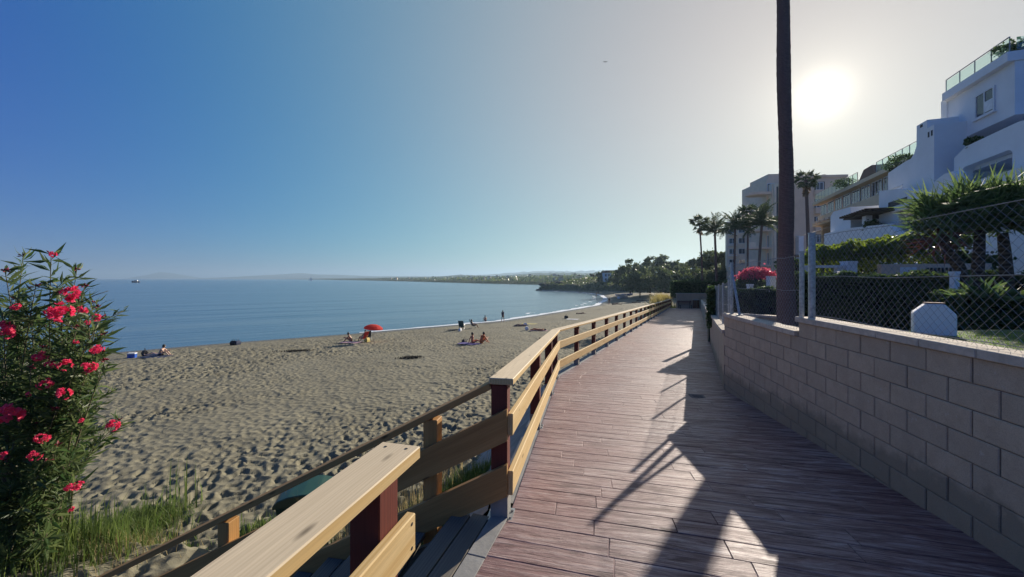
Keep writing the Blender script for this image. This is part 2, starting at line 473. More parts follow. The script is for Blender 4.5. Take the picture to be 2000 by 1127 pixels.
m = NT('sand')
v = m.coord('World')
big = m.noise(v, 0.25, 4); fine = m.noise(v, 60, 3, 0.7); mid = m.noise(v, 3.0, 5, 0.65)
c = m.ramp(m.mix(0.45, big, mid), [(0.32, (0.140, 0.128, 0.086)), (0.66, (0.215, 0.198, 0.136))])
c = m.mix(m.ramp(fine, [(0.3, 0.45), (0.6, 0.0)]), c, (0.20, 0.175, 0.13))
peb = m.n('TexVoronoi', {'Vector': v, 'Scale': 9.0}).outputs['Distance']
c = m.mix(m.ramp(peb, [(0.05, 0.55), (0.12, 0.0)]), c, (0.16, 0.145, 0.12))
wet = m.n('Attribute', attribute_name='wet').outputs['Fac']
c = m.mix(wet, c, (0.115, 0.10, 0.08))
m.set(color=c, rough=m.ramp(wet, [(0.0, 0.95), (1.0, 0.35)]), spec=0.25)
fp = m.n('TexVoronoi', {'Vector': m.mix(0.12, v, m.n('TexNoise', {'Vector': v, 'Scale': 2.0}).outputs['Color']), 'Scale': 5.0}).outputs['Distance']
m.bump(fp, 0.6, 0.08, m.n('Bump', {'Height': m.mix(0.5, fine, mid), 'Strength': 0.5, 'Distance': 0.02}).outputs[0])
M_sand = m.mat
m = NT('scrub_bank')
v = m.coord('World')
c = m.ramp(m.noise(v, 0.35, 6, 0.7), [(0.35, (0.035, 0.042, 0.02)), (0.5, (0.075, 0.085, 0.035)), (0.68, (0.15, 0.12, 0.075))])
m.set(color=c, rough=0.95, spec=0.2); m.bump(m.noise(v, 1.2, 6, 0.7), 1.0, 0.5)
M_bank = m.mat

def sub_mesh(name, mask, mat):
    q = Q[mask]; used = np.unique(q); mp = np.full(NA * NR, -1); mp[used] = np.arange(len(used))
    me = np_mesh(name, np.stack([GX[used], GY[used], GZ[used]], 1), mp[q], mat, True)
    at = me.attributes.new('wet', 'FLOAT', 'POINT')
    at.data.foreach_set('value', np.clip(1 - (GD[used] - 0.3) / 2.4, 0, 1).astype(np.float32))
    return tag(link(name, me), kind='structure')
hide = (qx > 5.5 + 0.4735 * (np.maximum(qy, 8) - 8) + np.where(qy > 46, 9, 0)) & (qy < 56)     # under the gardens
keep = (qd > -14) & ~hide
sub_mesh('beach', keep & (qt < 0.12), M_sand)
sub_mesh('headland', keep & (qt >= 0.12), M_bank)

# ------------------------------------------------------------------ sea
m = NT('sea_water')
v = m.coord('World', (1, 1, 1), (0, 0, radians(-35)))
lon = m.n('Mapping', {'Vector': v, 'Scale': (0.10, 0.42, 1)}).outputs[0]
w1 = m.noise(lon, 1.0, 5, 0.6); w2 = m.noise(m.n('Mapping', {'Vector': v, 'Scale': (0.9, 2.6, 1)}).outputs[0], 1.0, 4, 0.6)
w3 = m.noise(m.n('Mapping', {'Vector': v, 'Scale': (0.010, 0.05, 1)}).outputs[0], 1.0, 4, 0.55)
m.set(color=(0.085, 0.155, 0.205), rough=0.2, ior=1.33, spec=0.5)
h = m.math('ADD', m.math('MULTIPLY', w1, 1.0), m.math('MULTIPLY', w2, 0.22))
h = m.math('ADD', h, m.math('MULTIPLY', w3, 11.0))
m.bump(h, 0.34, 0.35)
M_sea = m.mat
b = MB(); N = 96
b.add([(0, 0, SEA)] + [(9000 * cos(2 * pi * k / N), 9000 * sin(2 * pi * k / N), SEA) for k in range(N)], [(0, 1 + k, 1 + (k + 1) % N) for k in range(N)])
tag(b.build('sea', M_sea), kind='structure')
# foam along the waterline
m = NT('foam'); m.set(color=(0.75, 0.77, 0.78), rough=0.6); M_foam = m.mat
b = MB(); rows = []
for a, c_ in zip(SHORE[3:-6], SHORE[4:-5]):
    L = np.hypot(*(c_ - a)); n_ = int(L / 0.7)
    for k in range(n_):
        t = k / n_; p = a + (c_ - a) * t; d = (c_ - a) / L; nrm = np.array([-d[1], d[0]])
        rows.append((p, nrm))
P = np.array([r[0] for r in rows]); 
n1 = fbm(P[:, 0] * 0.5, P[:, 1] * 0.5, 3, 3); n2 = fbm(P[:, 0] * 0.35 + 50, P[:, 1] * 0.35, 3, 8); n3 = fbm(P[:, 0] * 0.15 + 7, P[:, 1] * 0.15, 2, 9)
wob = (fbm(P[:, 0] * 0.15, P[:, 1] * 0.15, 3, 5) - 0.45) * 1.6 * 0.55
for i in range(len(rows) - 1):
    near = np.clip((P[i, 0] + 30) / 30, 0.22, 1.0)
    if n3[i] * near < 0.16: continue
    vs = []
    for j in (i, i + 1):
        p, nr = rows[j]
        o0 = wob[j] + 0.25; w_ = (0.35 + 1.9 * n1[j]) * near
        vs += [(*(p + nr * (o0 - 0.15)), SEA + 0.025), (*(p + nr * (o0 + w_)), SEA + 0.012)]
    b.add(vs, [(0, 1, 3, 2)])
    if n2[i] > 0.52 and P[i, 0] > -6:
        vs = []
        for j in (i, i + 1):
            p, nr = rows[j]; o = 2.4 + 3.0 * n1[j]
            vs += [(*(p + nr * o), SEA + 0.013), (*(p + nr * (o + 1.2 * (n2[j] - 0.48) / 0.2)), SEA + 0.014)]
        b.add(vs, [(0, 1, 3, 2)])
tag(b.build('sea_foam', M_foam), 'thin white wash of foam where the small waves break on the sand', kind='stuff')

# ------------------------------------------------------------------ far coast, hills, island
m = NT('far_land'); v = m.coord('World')
m.set(color=m.ramp(m.noise(v, 0.01, 6, 0.65), [(0.35, (0.045, 0.06, 0.03)), (0.6, (0.10, 0.10, 0.055))]), rough=1.0, spec=0.0); M_far = m.mat
def pxX(x, Y): return (x - 1000) / 760 * Y
coast = [(452, 6200), (500, 4800), (550, 3500), (650, 1800), (750, 1050), (850, 680), (950, 500), (1060, 400), (1160, 330), (1320, 300), (1600, 290)]
cp = []
for (x0, y0), (x1, y1) in zip(coast[:-1], coast[1:]):
    for k in range(12):
        t = k / 12; Y = exp(math.log(y0) * (1 - t) + math.log(y1) * t)
        cp.append((pxX(x0 + (x1 - x0) * t, Y), Y))
V = []; offs = [(-2, -5.6), (3, -4.0), (14, -2.2), (60, -0.6), (160, 2.2), (420, 7.0), (900, 10.0)]
for i, (X, Y) in enumerate(cp):
    sc = 1.0 if Y < 1500 else Y / 1500
    for j, (o, z) in enumerate(offs):
        jx = (RNG.random() - 0.5) * min(o * 0.1, 10)
        V.append((X + 0.62 * o * sc + jx, Y + 0.78 * o * sc, z * (1 if j < 2 else 0.8 + 0.5 * RNG.random()) * (sc ** 0.5 if z > 0 else 1)))
k = len(offs); F = [(i * k + j, i * k + j + 1, (i + 1) * k + j + 1, (i + 1) * k + j) for i in range(len(cp) - 1) for j in range(k - 1)]
tag(link('far_coast', np_mesh('far_coast', V, F, M_far, True)), kind='structure')
def ridge(name, prof, depth, seed, base=-6.0):
    """prof: (px, Y, height in metres) of the crest"""
    V = []; n = 0; r = np.random.default_rng(seed)
    for (x0, y0, h0), (x1, y1, h1) in zip(prof[:-1], prof[1:]):
        for q in range(14):
            t = q / 14; Y = y0 + (y1 - y0) * t; X = pxX(x0 + (x1 - x0) * t, Y)
            h = (h0 + (h1 - h0) * t); h = h * (0.93 + 0.14 * r.random())
            for o, z in ((-depth, base), (-depth * 0.55, h * (0.35 + 0.2 * r.random())), (0, h), (depth * 0.6, h * 0.6), (depth * 1.2, base)):
                V.append((X + o * 0.45, Y + o, z))
            n += 1
    F = [(i * 5 + j, i * 5 + j + 1, (i + 1) * 5 + j + 1, (i + 1) * 5 + j) for i in range(n - 1) for j in range(4)]
    return tag(link(name, np_mesh(name, V, F, M_far, True)), kind='structure')
ridge('hills', [(448, 6300, -5), (475, 6200, 32), (520, 6000, 55), (560, 5800, 65), (585, 5700, 82), (612, 5600, 62), (660, 5400, 55), (720, 5200, 35), (800, 5000, 32),
                (880, 4800, 30), (960, 4500, 50), (1010, 4300, 72), (1060, 4100, 82), (1120, 4000, 78), (1200, 4000, 88), (1400, 4000, 75)], 700, 5)
ridge('near_hills', [(700, 3000, -4), (760, 2900, 8), (840, 2600, 11), (900, 2400, 25), (960, 2200, 15), (1040, 2000, 28), (1100, 1900, 32), (1180, 1900, 25), (1300, 1900, 28)], 300, 8)
ridge('island', [(288, 6600, -5), (300, 6600, 60), (312, 6600, 110), (330, 6600, 95), (342, 6600, 70), (356, 6600, -5)], 350, 3)

# ------------------------------------------------------------------ walkway: printed planks laid in rows
LEFT = [(-1.30, -1.5), (-0.49, 1.8), (-0.03, 3.2), (1.13, 9.5), (20.8, 51.0)]
RIGHT = [(2.55, -2.2), (4.47, 8.15), (23.9, 49.2)]
def along(poly, s):
    for (x0, y0), (x1, y1) in zip(poly[:-1], poly[1:]):
        L = math.hypot(x1 - x0, y1 - y0)
        if s <= L or (x1, y1) == poly[-1]:
            t = s / L; return Vector((x0 + (x1 - x0) * t, y0 + (y1 - y0) * t, 0))
        s -= L
def plen(poly): return sum(math.hypot(b[0] - a[0], b[1] - a[1]) for a, b in zip(poly[:-1], poly[1:]))
LN, RN = plen(LEFT[:4]), plen(RIGHT[:2])
LF, RF = plen(LEFT[3:]), plen(RIGHT[1:])
def rowline(k):
    n1 = 54
    if k <= n1: a, b_ = along(LEFT, LN * k / n1), along(RIGHT, RN * k / n1)
    else:
        t = (k - n1) * 0.2 / LF
        a, b_ = along(LEFT, LN + LF * t), along(RIGHT, RN + RF * t)
    return a, b_
NROW = 54 + int(LF / 0.2)

m = NT('printed_plank')
vv = m.coord('World', (1, 1, 1), (0, 0, radians(13)))
isl = m.island()
vo = m.n('VectorMath', {0: vv, 1: m.n('CombineXYZ', {'X': m.math('MULTIPLY', isl, 19.0), 'Y': m.math('MULTIPLY', isl, 7.0)}).outputs[0]}, operation='ADD').outputs[0]
g1 = m.noise(m.n('Mapping', {'Vector': vo, 'Scale': (1.9, 19, 8)}).outputs[0], 1.0, 6, 0.70, 0.8)
g2 = m.noise(m.n('Mapping', {'Vector': vo, 'Scale': (7, 90, 20)}).outputs[0], 1.0, 4, 0.7)
blot = m.noise(vv, 0.9, 5, 0.6)
speck = m.noise(vv, 45, 3, 0.6)
fld = m.noise(vv, 0.30, 3)
c = m.ramp(g1, [(0.36, (0.050, 0.024, 0.027)), (0.44, (0.155, 0.082, 0.082)), (0.53, (0.30, 0.200, 0.190)), (0.66, (0.52, 0.415, 0.385))])
c = m.mix(m.ramp(blot, [(0.38, 0.75), (0.60, 0.0)]), c, m.mix(0.5, c, (0.19, 0.05, 0.047)))
c = m.mix(m.ramp(fld, [(0.45, 0.0), (0.7, 0.5)]), c, m.mix(0.5, c, (0.30, 0.25, 0.24)))
c = m.mix(m.ramp(g2, [(0.30, 0.6), (0.52, 0.0)]), c, (0.035, 0.02, 0.022))
c = m.mix(m.ramp(speck, [(0.62, 0.0), (0.8, 0.35)]), c, (0.36, 0.29, 0.27))
c = m.mix(m.math('MULTIPLY', isl, 0.30), c, (0.13, 0.06, 0.058))
m.set(color=c, rough=m.ramp(g1, [(0.35, 0.62), (0.65, 0.40)]), spec=0.5)
m.bump(m.mix(0.35, g1, g2), 0.8, 0.018)
M_plank = m.mat
M_grout = plain('grout', (0.36, 0.26, 0.24), 0.9, 0.2, 12, coord='World')

walk = MB(); vs = []; fs = []
for k in range(0, NROW + 1):
    a, b_ = rowline(k)
    vs += [(a.x, a.y, walkz(a.y) - 0.004), (b_.x, b_.y, walkz(b_.y) - 0.004)]
n_ = len(vs)
vs += [(x, y, z - 0.25) for x, y, z in vs]
for k in range(NROW):
    i = 2 * k
    fs += [(i, i + 2, i + 3, i + 1), (n_ + i, n_ + i + 1, n_ + i + 3, n_ + i + 2), (i, n_ + i, n_ + i + 2, i + 2), (i + 1, i + 3, n_ + i + 3, n_ + i + 1)]
fs += [(0, 1, n_ + 1, n_), (n_ - 2, 2 * n_ - 2, 2 * n_ - 1, n_ - 1)]
walk.add(vs, fs)
WALK = tag(walk.build('walkway', M_grout), kind='structure')
rest = MB(); cnt = 0
R2 = random.Random(11)
for k in range(NROW):
    a0, b0 = rowline(k); a1, b1 = rowline(k + 1)
    W_ = (b0 - a0).length; cuts = [0.0]; p = R2.uniform(0.3, 1.25)
    while p < W_ - 0.3: cuts.append(p / W_); p += R2.choice((0.95, 1.2, 1.2, 1.45))
    cuts.append(1.0)
    for u0, u1 in zip(cuts[:-1], cuts[1:]):
        g = 0.0028
        e0, e1 = u0 + g / W_, u1 - g / W_
        def P_(u, t):
            p0 = a0.lerp(b0, u); p1 = a1.lerp(b1, u); q = p0.lerp(p1, t); return q
        dz = R2.uniform(-0.0015, 0.0015); t0, t1 = g / 0.2, 1 - g / 0.2; bt = 0.0025
        cs = [P_(e0, t0), P_(e1, t0), P_(e1, t1), P_(e0, t1)]
        ins = [P_(e0 + bt / W_, t0 + bt / 0.2), P_(e1 - bt / W_, t0 + bt / 0.2), P_(e1 - bt / W_, t1 - bt / 0.2), P_(e0 + bt / W_, t1 - bt / 0.2)]
        V8 = [(q.x, q.y, walkz(q.y) - 0.02) for q in cs] + [(q.x, q.y, walkz(q.y) - 0.003 + dz) for q in cs] + [(q.x, q.y, walkz(q.y) + dz) for q in ins]
        F8 = [(0, 1, 5, 4), (1, 2, 6, 5), (2, 3, 7, 6), (3, 0, 4, 7), (4, 5, 9, 8), (5, 6, 10, 9), (6, 7, 11, 10), (7, 4, 8, 11), (8, 9, 10, 11)]
        vis = a1.y > 1.9 and max(P_(e1, .5).x / max(P_(e1, .5).y, .1), 0) >= 0
        if vis and cnt < 290:
            bb = MB(); bb.add(V8, F8); bb.world('plank', M_plank, WALK); cnt += 1
        else: rest.add(V8, F8)
rest.build('plank_surface', M_plank, WALK, kind='stuff')
M_black2 = plain('dull_iron', (0.12, 0.105, 0.10), 0.8, 0.3, 20)
# drain cover set in the planks
b = MB(); q = Vector((3.55, 7.45, walkz(7.45)))
Mx = Matrix.Translation(q) @ Matrix.Rotation(radians(-12), 4, 'Z')
b.box(-0.13, 0.13, -0.13, 0.13, -0.01, 0.008, Mx)
for i in range(4): b.box(-0.09, 0.09, -0.085 + i * 0.045, -0.065 + i * 0.045, 0.008, 0.012, Mx)
tag(b.world('drain_cover', M_black2), 'small square metal drain cover set in the shaded planks by the block wall', 'drain cover')

# ------------------------------------------------------------------ concrete kerb and bank on the sea side of the walkway
KERB = tag(bpy.data.objects.new('kerb', None), kind='structure'); COL.objects.link(KERB); put(KERB)
pts = [(-0.49, 1.8), (-0.03, 3.2)]
d = Vector((0.46, 1.4, 0)).normalized(); nrm = Vector((-d.y, d.x, 0))
s = -0.9
while s < 1.46:
    e = min(s + 0.62, 1.50)
    p0 = Vector((-0.49, 1.8, 0)) + d * (s + 0.004); p1 = Vector((-0.49, 1.8, 0)) + d * (e - 0.004)
    b = MB(); b.add([(p.x, p.y, z) for z in (-0.25, 0.004) for p in (p0 - nrm * 0.004, p1 - nrm * 0.004, p1 + nrm * 0.135, p0 + nrm * 0.135)],
                    [(0, 3, 2, 1), (4, 5, 6, 7), (0, 1, 5, 4), (1, 2, 6, 5), (2, 3, 7, 6), (3, 0, 4, 7)])
    b.world('kerb_stone', M_conc, KERB, bevel=0.004); s += 0.62
V = []; F = []; ys = [3.45 + i * 0.35 for i in range(136)]
for i, y in enumerate(ys):
    if y < 9.5: x = -0.03 + (y - 3.2) * 0.1841; nx, ny = -0.983, 0.181
    else: x = 1.13 + (y - 9.5) * 0.4740; nx, ny = -0.904, 0.428
    z = walkz(y)
    jit = (fbm(np.array([y * 0.8]), np.array([3.0]), 3, 4)[0] - 0.45)
    prof = [(0.003, z - 0.012), (0.22, z - 0.012), (0.24, z - 0.10), (0.9 + jit * 0.2, z - 0.75), (1.7 + jit * 0.5, None), (2.5, None)]
    for o, zz in prof:
        X, Y = x + nx * o, y + ny * o
        if zz is None: zz = min(ground(X, Y) + (0.02 if o < 2 else -0.35), z - 1.0)
        V.append((X, Y, zz))
k = 6; F = [(i * k + j, i * k + j + 1, (i + 1) * k + j + 1, (i + 1) * k + j) for i in range(len(ys) - 1) for j in range(k - 1)]
tag(link('concrete_bank', np_mesh('concrete_bank', V, F, M_conc)), kind='structure')
# sandy slope round the head of the steps and under the oleander
nx_, ny_ = 300, 210
JX, JY = np.meshgrid(np.arange(nx_), np.arange(ny_))
x = (-10.5 + JX * 10.4 / (nx_ - 1)).ravel(); y = (0.2 + JY * 7.2 / (ny_ - 1)).ravel()
edge = np.interp(y, [0, 1.8, 3.2, 9.5], [-0.95, -0.62, -0.16, 0.95])
t = np.clip((edge - x) / 2.6, 0, 1)
z = -0.45 * (1 - t) - 2.0 * t + (fbm(x * 1.5, y * 1.5, 3, 6) - 0.45) * 0.25
far = np.clip((y - 5.6) / 1.6, 0, 1); z = z - far * 1.3 - np.clip((x + 0.9) / 1.0, 0, 1) * 0.3
z = z + 0.25 * np.clip((-4.2 - x) / 2.0, 0, 1) * (1 - far)
z = z + 0.6 * (dimples(x, y, 0.32, 0.125, 0.085, 3, 0.25) + dimples(x + 9, y - 4, 0.25, 0.085, 0.066, 23, 0.25)) + (fbm(x * 7, y * 7, 2, 51) - 0.4) * 0.03
V = np.stack([np.minimum(x, edge), y, z], 1)
jd = np.arange(nx_ * ny_).reshape(ny_, nx_); F = np.stack([jd[:-1, :-1], jd[:-1, 1:], jd[1:, 1:], jd[1:, :-1]], -1).reshape(-1, 4)
tag(link('soil_bank', np_mesh('soil_bank', V, F, M_sand, True)), kind='structure')

# ------------------------------------------------------------------ inland ground behind the wall
def gz(y): return float(np.interp(y, [0, 11, 20, 50, 70], [0.45, 0.45, 0.25, -0.7, -0.9]))
V = []; ys = np.linspace(-6, 75, 55)
for y in ys:
    x0 = 2.80 + 0.184 * (y + 0.6) if y < 8.1 else 4.53 + 0.4735 * (y - 8.1)
    if y > 52: x0 = 25.3
    for o in (0.02, 1, 3, 6, 12, 25, 60, 110): V.append((x0 + o, y, gz(y) + 0.03 * sin(o * 3 + y)))
F = [(i * 8 + j, (i + 1) * 8 + j, (i + 1) * 8 + j + 1, i * 8 + j + 1) for i in range(54) for j in range(7)]
tag(link('garden_ground', np_mesh('garden_ground', V, F, M_soil, True)), kind='structure')
def lawnz(x, y): return 1.02
LAWN = [(2.98, 0.0), (3.88, 4.9), (6.5, 5.25), (14.0, 5.1), (14.0, 0.0)]
b = MB(); b.prism(LAWN, 0.2, 1.26, lambda a, d_, c_: Vector((a, c_, d_)))
M_turf = plain('turf', (0.04, 0.075, 0.012), 0.95, 0.3, 5, coord='World')
tag(b.build('lawn', M_turf), kind='structure')
# ================================================================== BLOCK WALL
m = NT('split_block')
v = m.coord('World'); tone = m.objrand()
n1 = m.noise(v, 7, 6, 0.7); n2 = m.noise(v, 130, 3, 0.7)
c = m.ramp(n1, [(0.3, (0.46, 0.345, 0.235)), (0.7, (0.58, 0.45, 0.315))])
c = m.mix(m.math('MULTIPLY', tone, 0.55), c, (0.40, 0.315, 0.225))
st = m.noise(m.coord('World', (1.2, 1.2, 0.45)), 1.6, 5, 0.65)
c = m.mix(m.ramp(st, [(0.52, 0.0), (0.72, 0.45)]), c, (0.37, 0.295, 0.215))
c = m.mix(m.ramp(m.noise(v, 19, 3, 0.5), [(0.66, 0.0), (0.74, 0.5)]), c, (0.58, 0.50, 0.41))
c = m.mix(m.ramp(n2, [(0.3, 0.5), (0.55, 0.0)]), c, (0.24, 0.20, 0.16))
# algae and splash dirt climbing unevenly from the foot of the wall
zz = m.n('SeparateXYZ', {0: m.n('NewGeometry').outputs['Position']}).outputs
hgt = m.math('ADD', zz['Z'], m.math('MULTIPLY', m.math('SUBTRACT', zz['Y'], 3.0), 0.07))
al = m.ramp(m.math('ADD', hgt, m.math('MULTIPLY', m.noise(v, 2.2, 5, 0.7), -0.62)), [(0.0, 0.55), (0.12, 0.0)])
c = m.mix(al, c, (0.14, 0.13, 0.095))
m.set(color=c, rough=0.95, spec=0.2); m.bump(m.mix(0.5, n1, n2), 0.55, 0.008)
M_block = m.mat
M_mortar = plain('mortar', (0.20, 0.165, 0.135), 0.95, 0.2, 20, coord='World')
M_capst = plain('cap_stone', (0.50, 0.42, 0.33), 0.9, 0.2, 14, bump=0.5, coord='World')

WC = Vector((4.41, 8.1, 0)); wd = Vector((-0.181, -0.9835, 0)); wn = Vector((-0.9835, 0.181, 0))   # from the corner towards the camera; outward
def WT(s, o, z): return WC + wd * s + wn * o + Vector((0, 0, z))
WALL = thing('block_wall', tuple(WC + Vector((0, 0, -0.36))), 'tan concrete block garden wall beside the walkway, nearest stretch with one step in its top', 'wall')
b = MB()
core = lambda a, d_, c_: WT(a, d_, c_)
b.prism([(0.0, -0.9), (9.9, -0.9), (9.9, 1.36), (2.86, 1.36), (2.86, 1.16), (0.0, 1.16)], -0.20, -0.012, core)
b.world('mortar_bed', M_mortar, WALL)
def block(s0, s1, z0, z1):
    b = MB(); g = 0.005; c_ = 0.007; s0 += g; s1 -= g; z0 += g * 0.7; z1 -= g * 0.7
    pr = RNG.uniform(-0.0025, 0.0025)
    q = [(s0, z0), (s1, z0), (s1, z1), (s0, z1)]; qi = [(s0 + c_, z0 + c_), (s1 - c_, z0 + c_), (s1 - c_, z1 - c_), (s0 + c_, z1 - c_)]
    b.add([WT(s, -0.03, z) for s, z in q] + [WT(s, -0.006 + pr, z) for s, z in q] + [WT(s, pr, z) for s, z in qi],
          [(0, 1, 5, 4), (1, 2, 6, 5), (2, 3, 7, 6), (3, 0, 4, 7), (4, 5, 9, 8), (5, 6, 10, 9), (6, 7, 11, 10), (7, 4, 8, 11), (8, 9, 10, 11)])
    b.world('block', M_block, WALL)
for i in range(10):
    z1 = 1.36 - 0.2 * i; z0 = z1 - 0.2
    smin = 2.86 if i == 0 else 0.0
    s = smin + (-0.2 if i % 2 else 0.0) + (0.0 if i == 0 else (0.06))
    while s < 7.9:
        s0, s1 = max(s, smin), s + 0.4
        yy = 8.1 - 0.9835 * s0
        if z1 > walkz(yy) - 0.02 and s1 - s0 > 0.05: block(s0, s1, z0, z1)
        s += 0.4
b = MB()      # the stretch beside and behind the camera, out of the picture
for i in range(7):
    z1 = 1.36 - 0.2 * i; s = 7.9 + (0.2 if i % 2 else 0.0)
    while s < 9.8:
        b.box(s + .005, s + .395, -0.03, 0.0, z1 - 0.197, z1 - 0.003, lambda p: WT(p.x, p.y, p.z)); s += 0.4
b.world('block_surface', M_block, WALL, kind='stuff')
s = 0.0
for z, e in ((1.16, 2.82), (1.36, 9.9)):
    while s < e - 0.05:
        s1 = min(s + 0.50, e)
        b = MB(); b.box(s + 0.003, s1 - 0.003, -0.235, 0.035, z + 0.002, z + 0.072, lambda p: WT(p.x, p.y, p.z))
        b.world('cap_stone', M_capst, WALL, bevel=0.006); s = s1
    s = 2.83
# far stretch of wall, rendered, in two lifts following the slope
fd = Vector((0.428, 0.9038, 0)); fn = Vector((-0.9038, 0.428, 0))
def far_wall(s0, s1, h, label, nm='garden_wall'):
    p0 = WC + fd * s0; 
    T = thing(nm, (p0.x, p0.y, walkz(p0.y)), label, 'wall')
    b = MB()
    zt = lambda s: walkz(8.1 + 0.9038 * s) + h
    b.prism([(s0, zt(s0) - h - 0.5), (s1, zt(s1) - h - 0.5), (s1, zt(s1)), (s0, zt(s0))], -0.24, 0.0, lambda a, d_, c_: WC + fd * a + fn * d_ + Vector((0, 0, c_)))
    b.world('wall_body', M_block, T)
    s = s0
    while s < s1 - 0.05:
        e = min(s + 0.55, s1); b = MB()
        b.prism([(s + .004, zt(s) + 0.002), (e - .004, zt(e) + 0.002), (e - .004, zt(e) + 0.075), (s + .004, zt(s) + 0.075)], -0.27, 0.035, lambda a, d_, c_: WC + fd * a + fn * d_ + Vector((0, 0, c_)))
        b.world('cap_stone', M_capst, T); s = e
    return T
far_wall(0.02, 8.9, 1.16, 'sloping garden wall just past the corner, below the grey mesh fence')
far_wall(9.0, 45.0, 1.05, 'long low garden wall running on beside the far half of the walkway')
b = MB()
T = thing('end_wall', (25, 52.2, -1.9), 'plain tan wall closing the far end of the walkway behind the litter bin', 'wall')
for i in range(6):
    x0 = 22.3 + i * 1.0
    b = MB(); b.box(x0, x0 + 0.985, 52.6, 52.85, -2.3, -0.13); b.world('wall_panel', M_block, T)
b = MB(); b.box(22.2, 28.4, 52.55, 52.9, -0.128, -0.04); b.world('coping', M_capst, T)

# ================================================================== CHAIN LINK FENCES
def fence(P0, P1, z0, z1, pitch, label, posts, wires, rad=0.0013, topcurve=None):
    """mesh in the plane P0-P1 between heights z0 and z1 (each a function of 0..1 along)"""
    P0 = Vector(P0); P1 = Vector(P1); L = (P1 - P0).length
    T = thing('chain_link_fence', (P0.x, P0.y, z0(0)), label, 'fence')
    H = z1(0.5) - z0(0.5)
    def pt(s, h):
        f = s / L; q = P0.lerp(P1, f); lo, hi = z0(f), z1(f)
        return Vector((q.x, q.y, lo + (hi - lo) * h / H))
    b = MB(); k = pitch * 1.0
    a = -H
    while a < L:
        for sg in (1, -1):
            s0, h0, s1, h1 = (a, 0, a + H, H) if sg > 0 else (a, H, a + H, 0)
            if s0 < 0:
                t = -s0 / (s1 - s0); h0 = h0 + (h1 - h0) * t; s0 = 0
            if s1 > L:
                t = (L - s0) / (s1 - s0); h1 = h0 + (h1 - h0) * t; s1 = L
            if s1 - s0 > 0.01: b.tube([pt(s0, h0), pt(s1, h1)], rad, 3, False)
        a += k
    b.world('wire_mesh', M_zinc, T, kind='stuff')
    for w in wires:
        b = MB(); b.tube([pt(L * i / 10, H * w + 0.012 * sin(i * 2.1)) for i in range(11)], 0.0032, 4, False); b.world('tension_wire', M_zinc, T)
    for s, h, r in posts:
        q = pt(s, 0); b = MB(); zt = q.z + h
        b.tube([(q.x, q.y, q.z - 0.002), (q.x, q.y, zt)], r, 10); b.tube([(q.x, q.y, zt), (q.x, q.y, zt + 0.012)], r * 1.12, 10)
        po = b.world('post', M_steel, T, smooth=False)
    return T, pt
off = -0.10
fp = lambda s: tuple(WT(s, off, 0))
fence(fp(2.92), fp(9.6), lambda f: 1.435, lambda f: 2.50, 0.078, 'chain link fence with thick post standing on the higher near stretch of block wall',
      [(0.06, 1.11, 0.040), (3.9, 1.10, 0.03)], (0.985, 0.50, 0.03))
FT, fpt = fence(fp(0.12), fp(2.80), lambda f: 1.235, lambda f: 2.24 + 0.05 * f, 0.078, 'chain link fence with braced corner post on the lower stretch of block wall',
      [(0.03, 1.03, 0.032), (2.62, 1.08, 0.03)], (0.985, 0.52, 0.03))
b = MB(); q = fpt(0.03, 0)
q2 = WT(0.50, off - 0.02, 1.235); b.tube([(q.x - 0.0, q.y, 2.12), tuple(q2)], 0.024, 8); b.world('brace', M_steel, FT)
b = MB(); b.box(-.05, .05, -.05, .05, 0, .012, Matrix.Translation(q2)); b.world('foot_plate', M_steel, FT)
fz = lambda s: walkz(8.1 + 0.9038 * s)
ff = lambda s: tuple(WC + fd * s + fn * -0.12)
fence(ff(0.25), ff(8.8), lambda f: fz(0.25 + f * 8.55) + 1.24, lambda f: fz(0.25 + f * 8.55) + 2.28, 0.078, 'chain link fence seen almost edge on above the sloping garden wall',
      [(0.1, 1.08, 0.028), (2.2, 1.06, 0.025), (4.4, 1.06, 0.025), (6.6, 1.06, 0.025)], (0.985, 0.5))
b = MB(); q = WC + fd * 9.05 + fn * 0.02; z = walkz(q.y)
b.box(q.x - .05, q.x + .05, q.y - .05, q.y + .05, z - .05, z + 2.35); b.box(q.x - .06, q.x + .06, q.y - .06, q.y + .06, z + 2.35, z + 2.38)
tag(b.world('fence_post', M_green, None), 'slim dark green square post where the mesh fence ends at the wall joint', 'post')

# ================================================================== TIMBER RAILINGS
AX, AY = -0.094, 3.25
def railX(Y): return AX + 0.1838 * (Y - AY) if Y < 9.5 else 1.054 + 0.4742 * (Y - 9.5)
def rp(Y, z): return Vector((railX(Y), Y, walkz(Y) + z))
# posts are vertical, boards follow the slope
def post(name, x, y, z0, z1, w, mat, parent, rz, bev=0.006):
    b = MB(); h = z1 - z0
    b.box(-h / 2, h / 2, -w / 2, w / 2, -w / 2, w / 2)
    M = Matrix.Translation((x, y, (z0 + z1) / 2)) @ Matrix.Rotation(rz, 4, 'Z') @ Matrix.Rotation(-pi / 2, 4, 'Y')
    return b.build(name, mat, parent, M, bevel=bev)
def shoe(parent, x, y, z, w, rz, h=0.2):
    M = Matrix.Translation((x, y, z)) @ Matrix.Rotation(rz, 4, 'Z')
    b = MB(); t = w / 2 + 0.004
    b.box(-t, t, -t, t, 0.008, h, M); o = b.world('post_shoe', M_conc, parent)
    b = MB(); b.box(-t - 0.03, t + 0.035, -t - 0.03, t + 0.02, -0.002, 0.007, M)
    for sx, sy in ((t + .018, -t + .02), (t + .018, t - .03)):
        b.lathe([(0.0, .022), (.010, .022), (.010, .007), (.0, .007)], 6, M @ Matrix.Translation((sx, sy, 0)))
    b.world('foot_plate', M_steel, o)
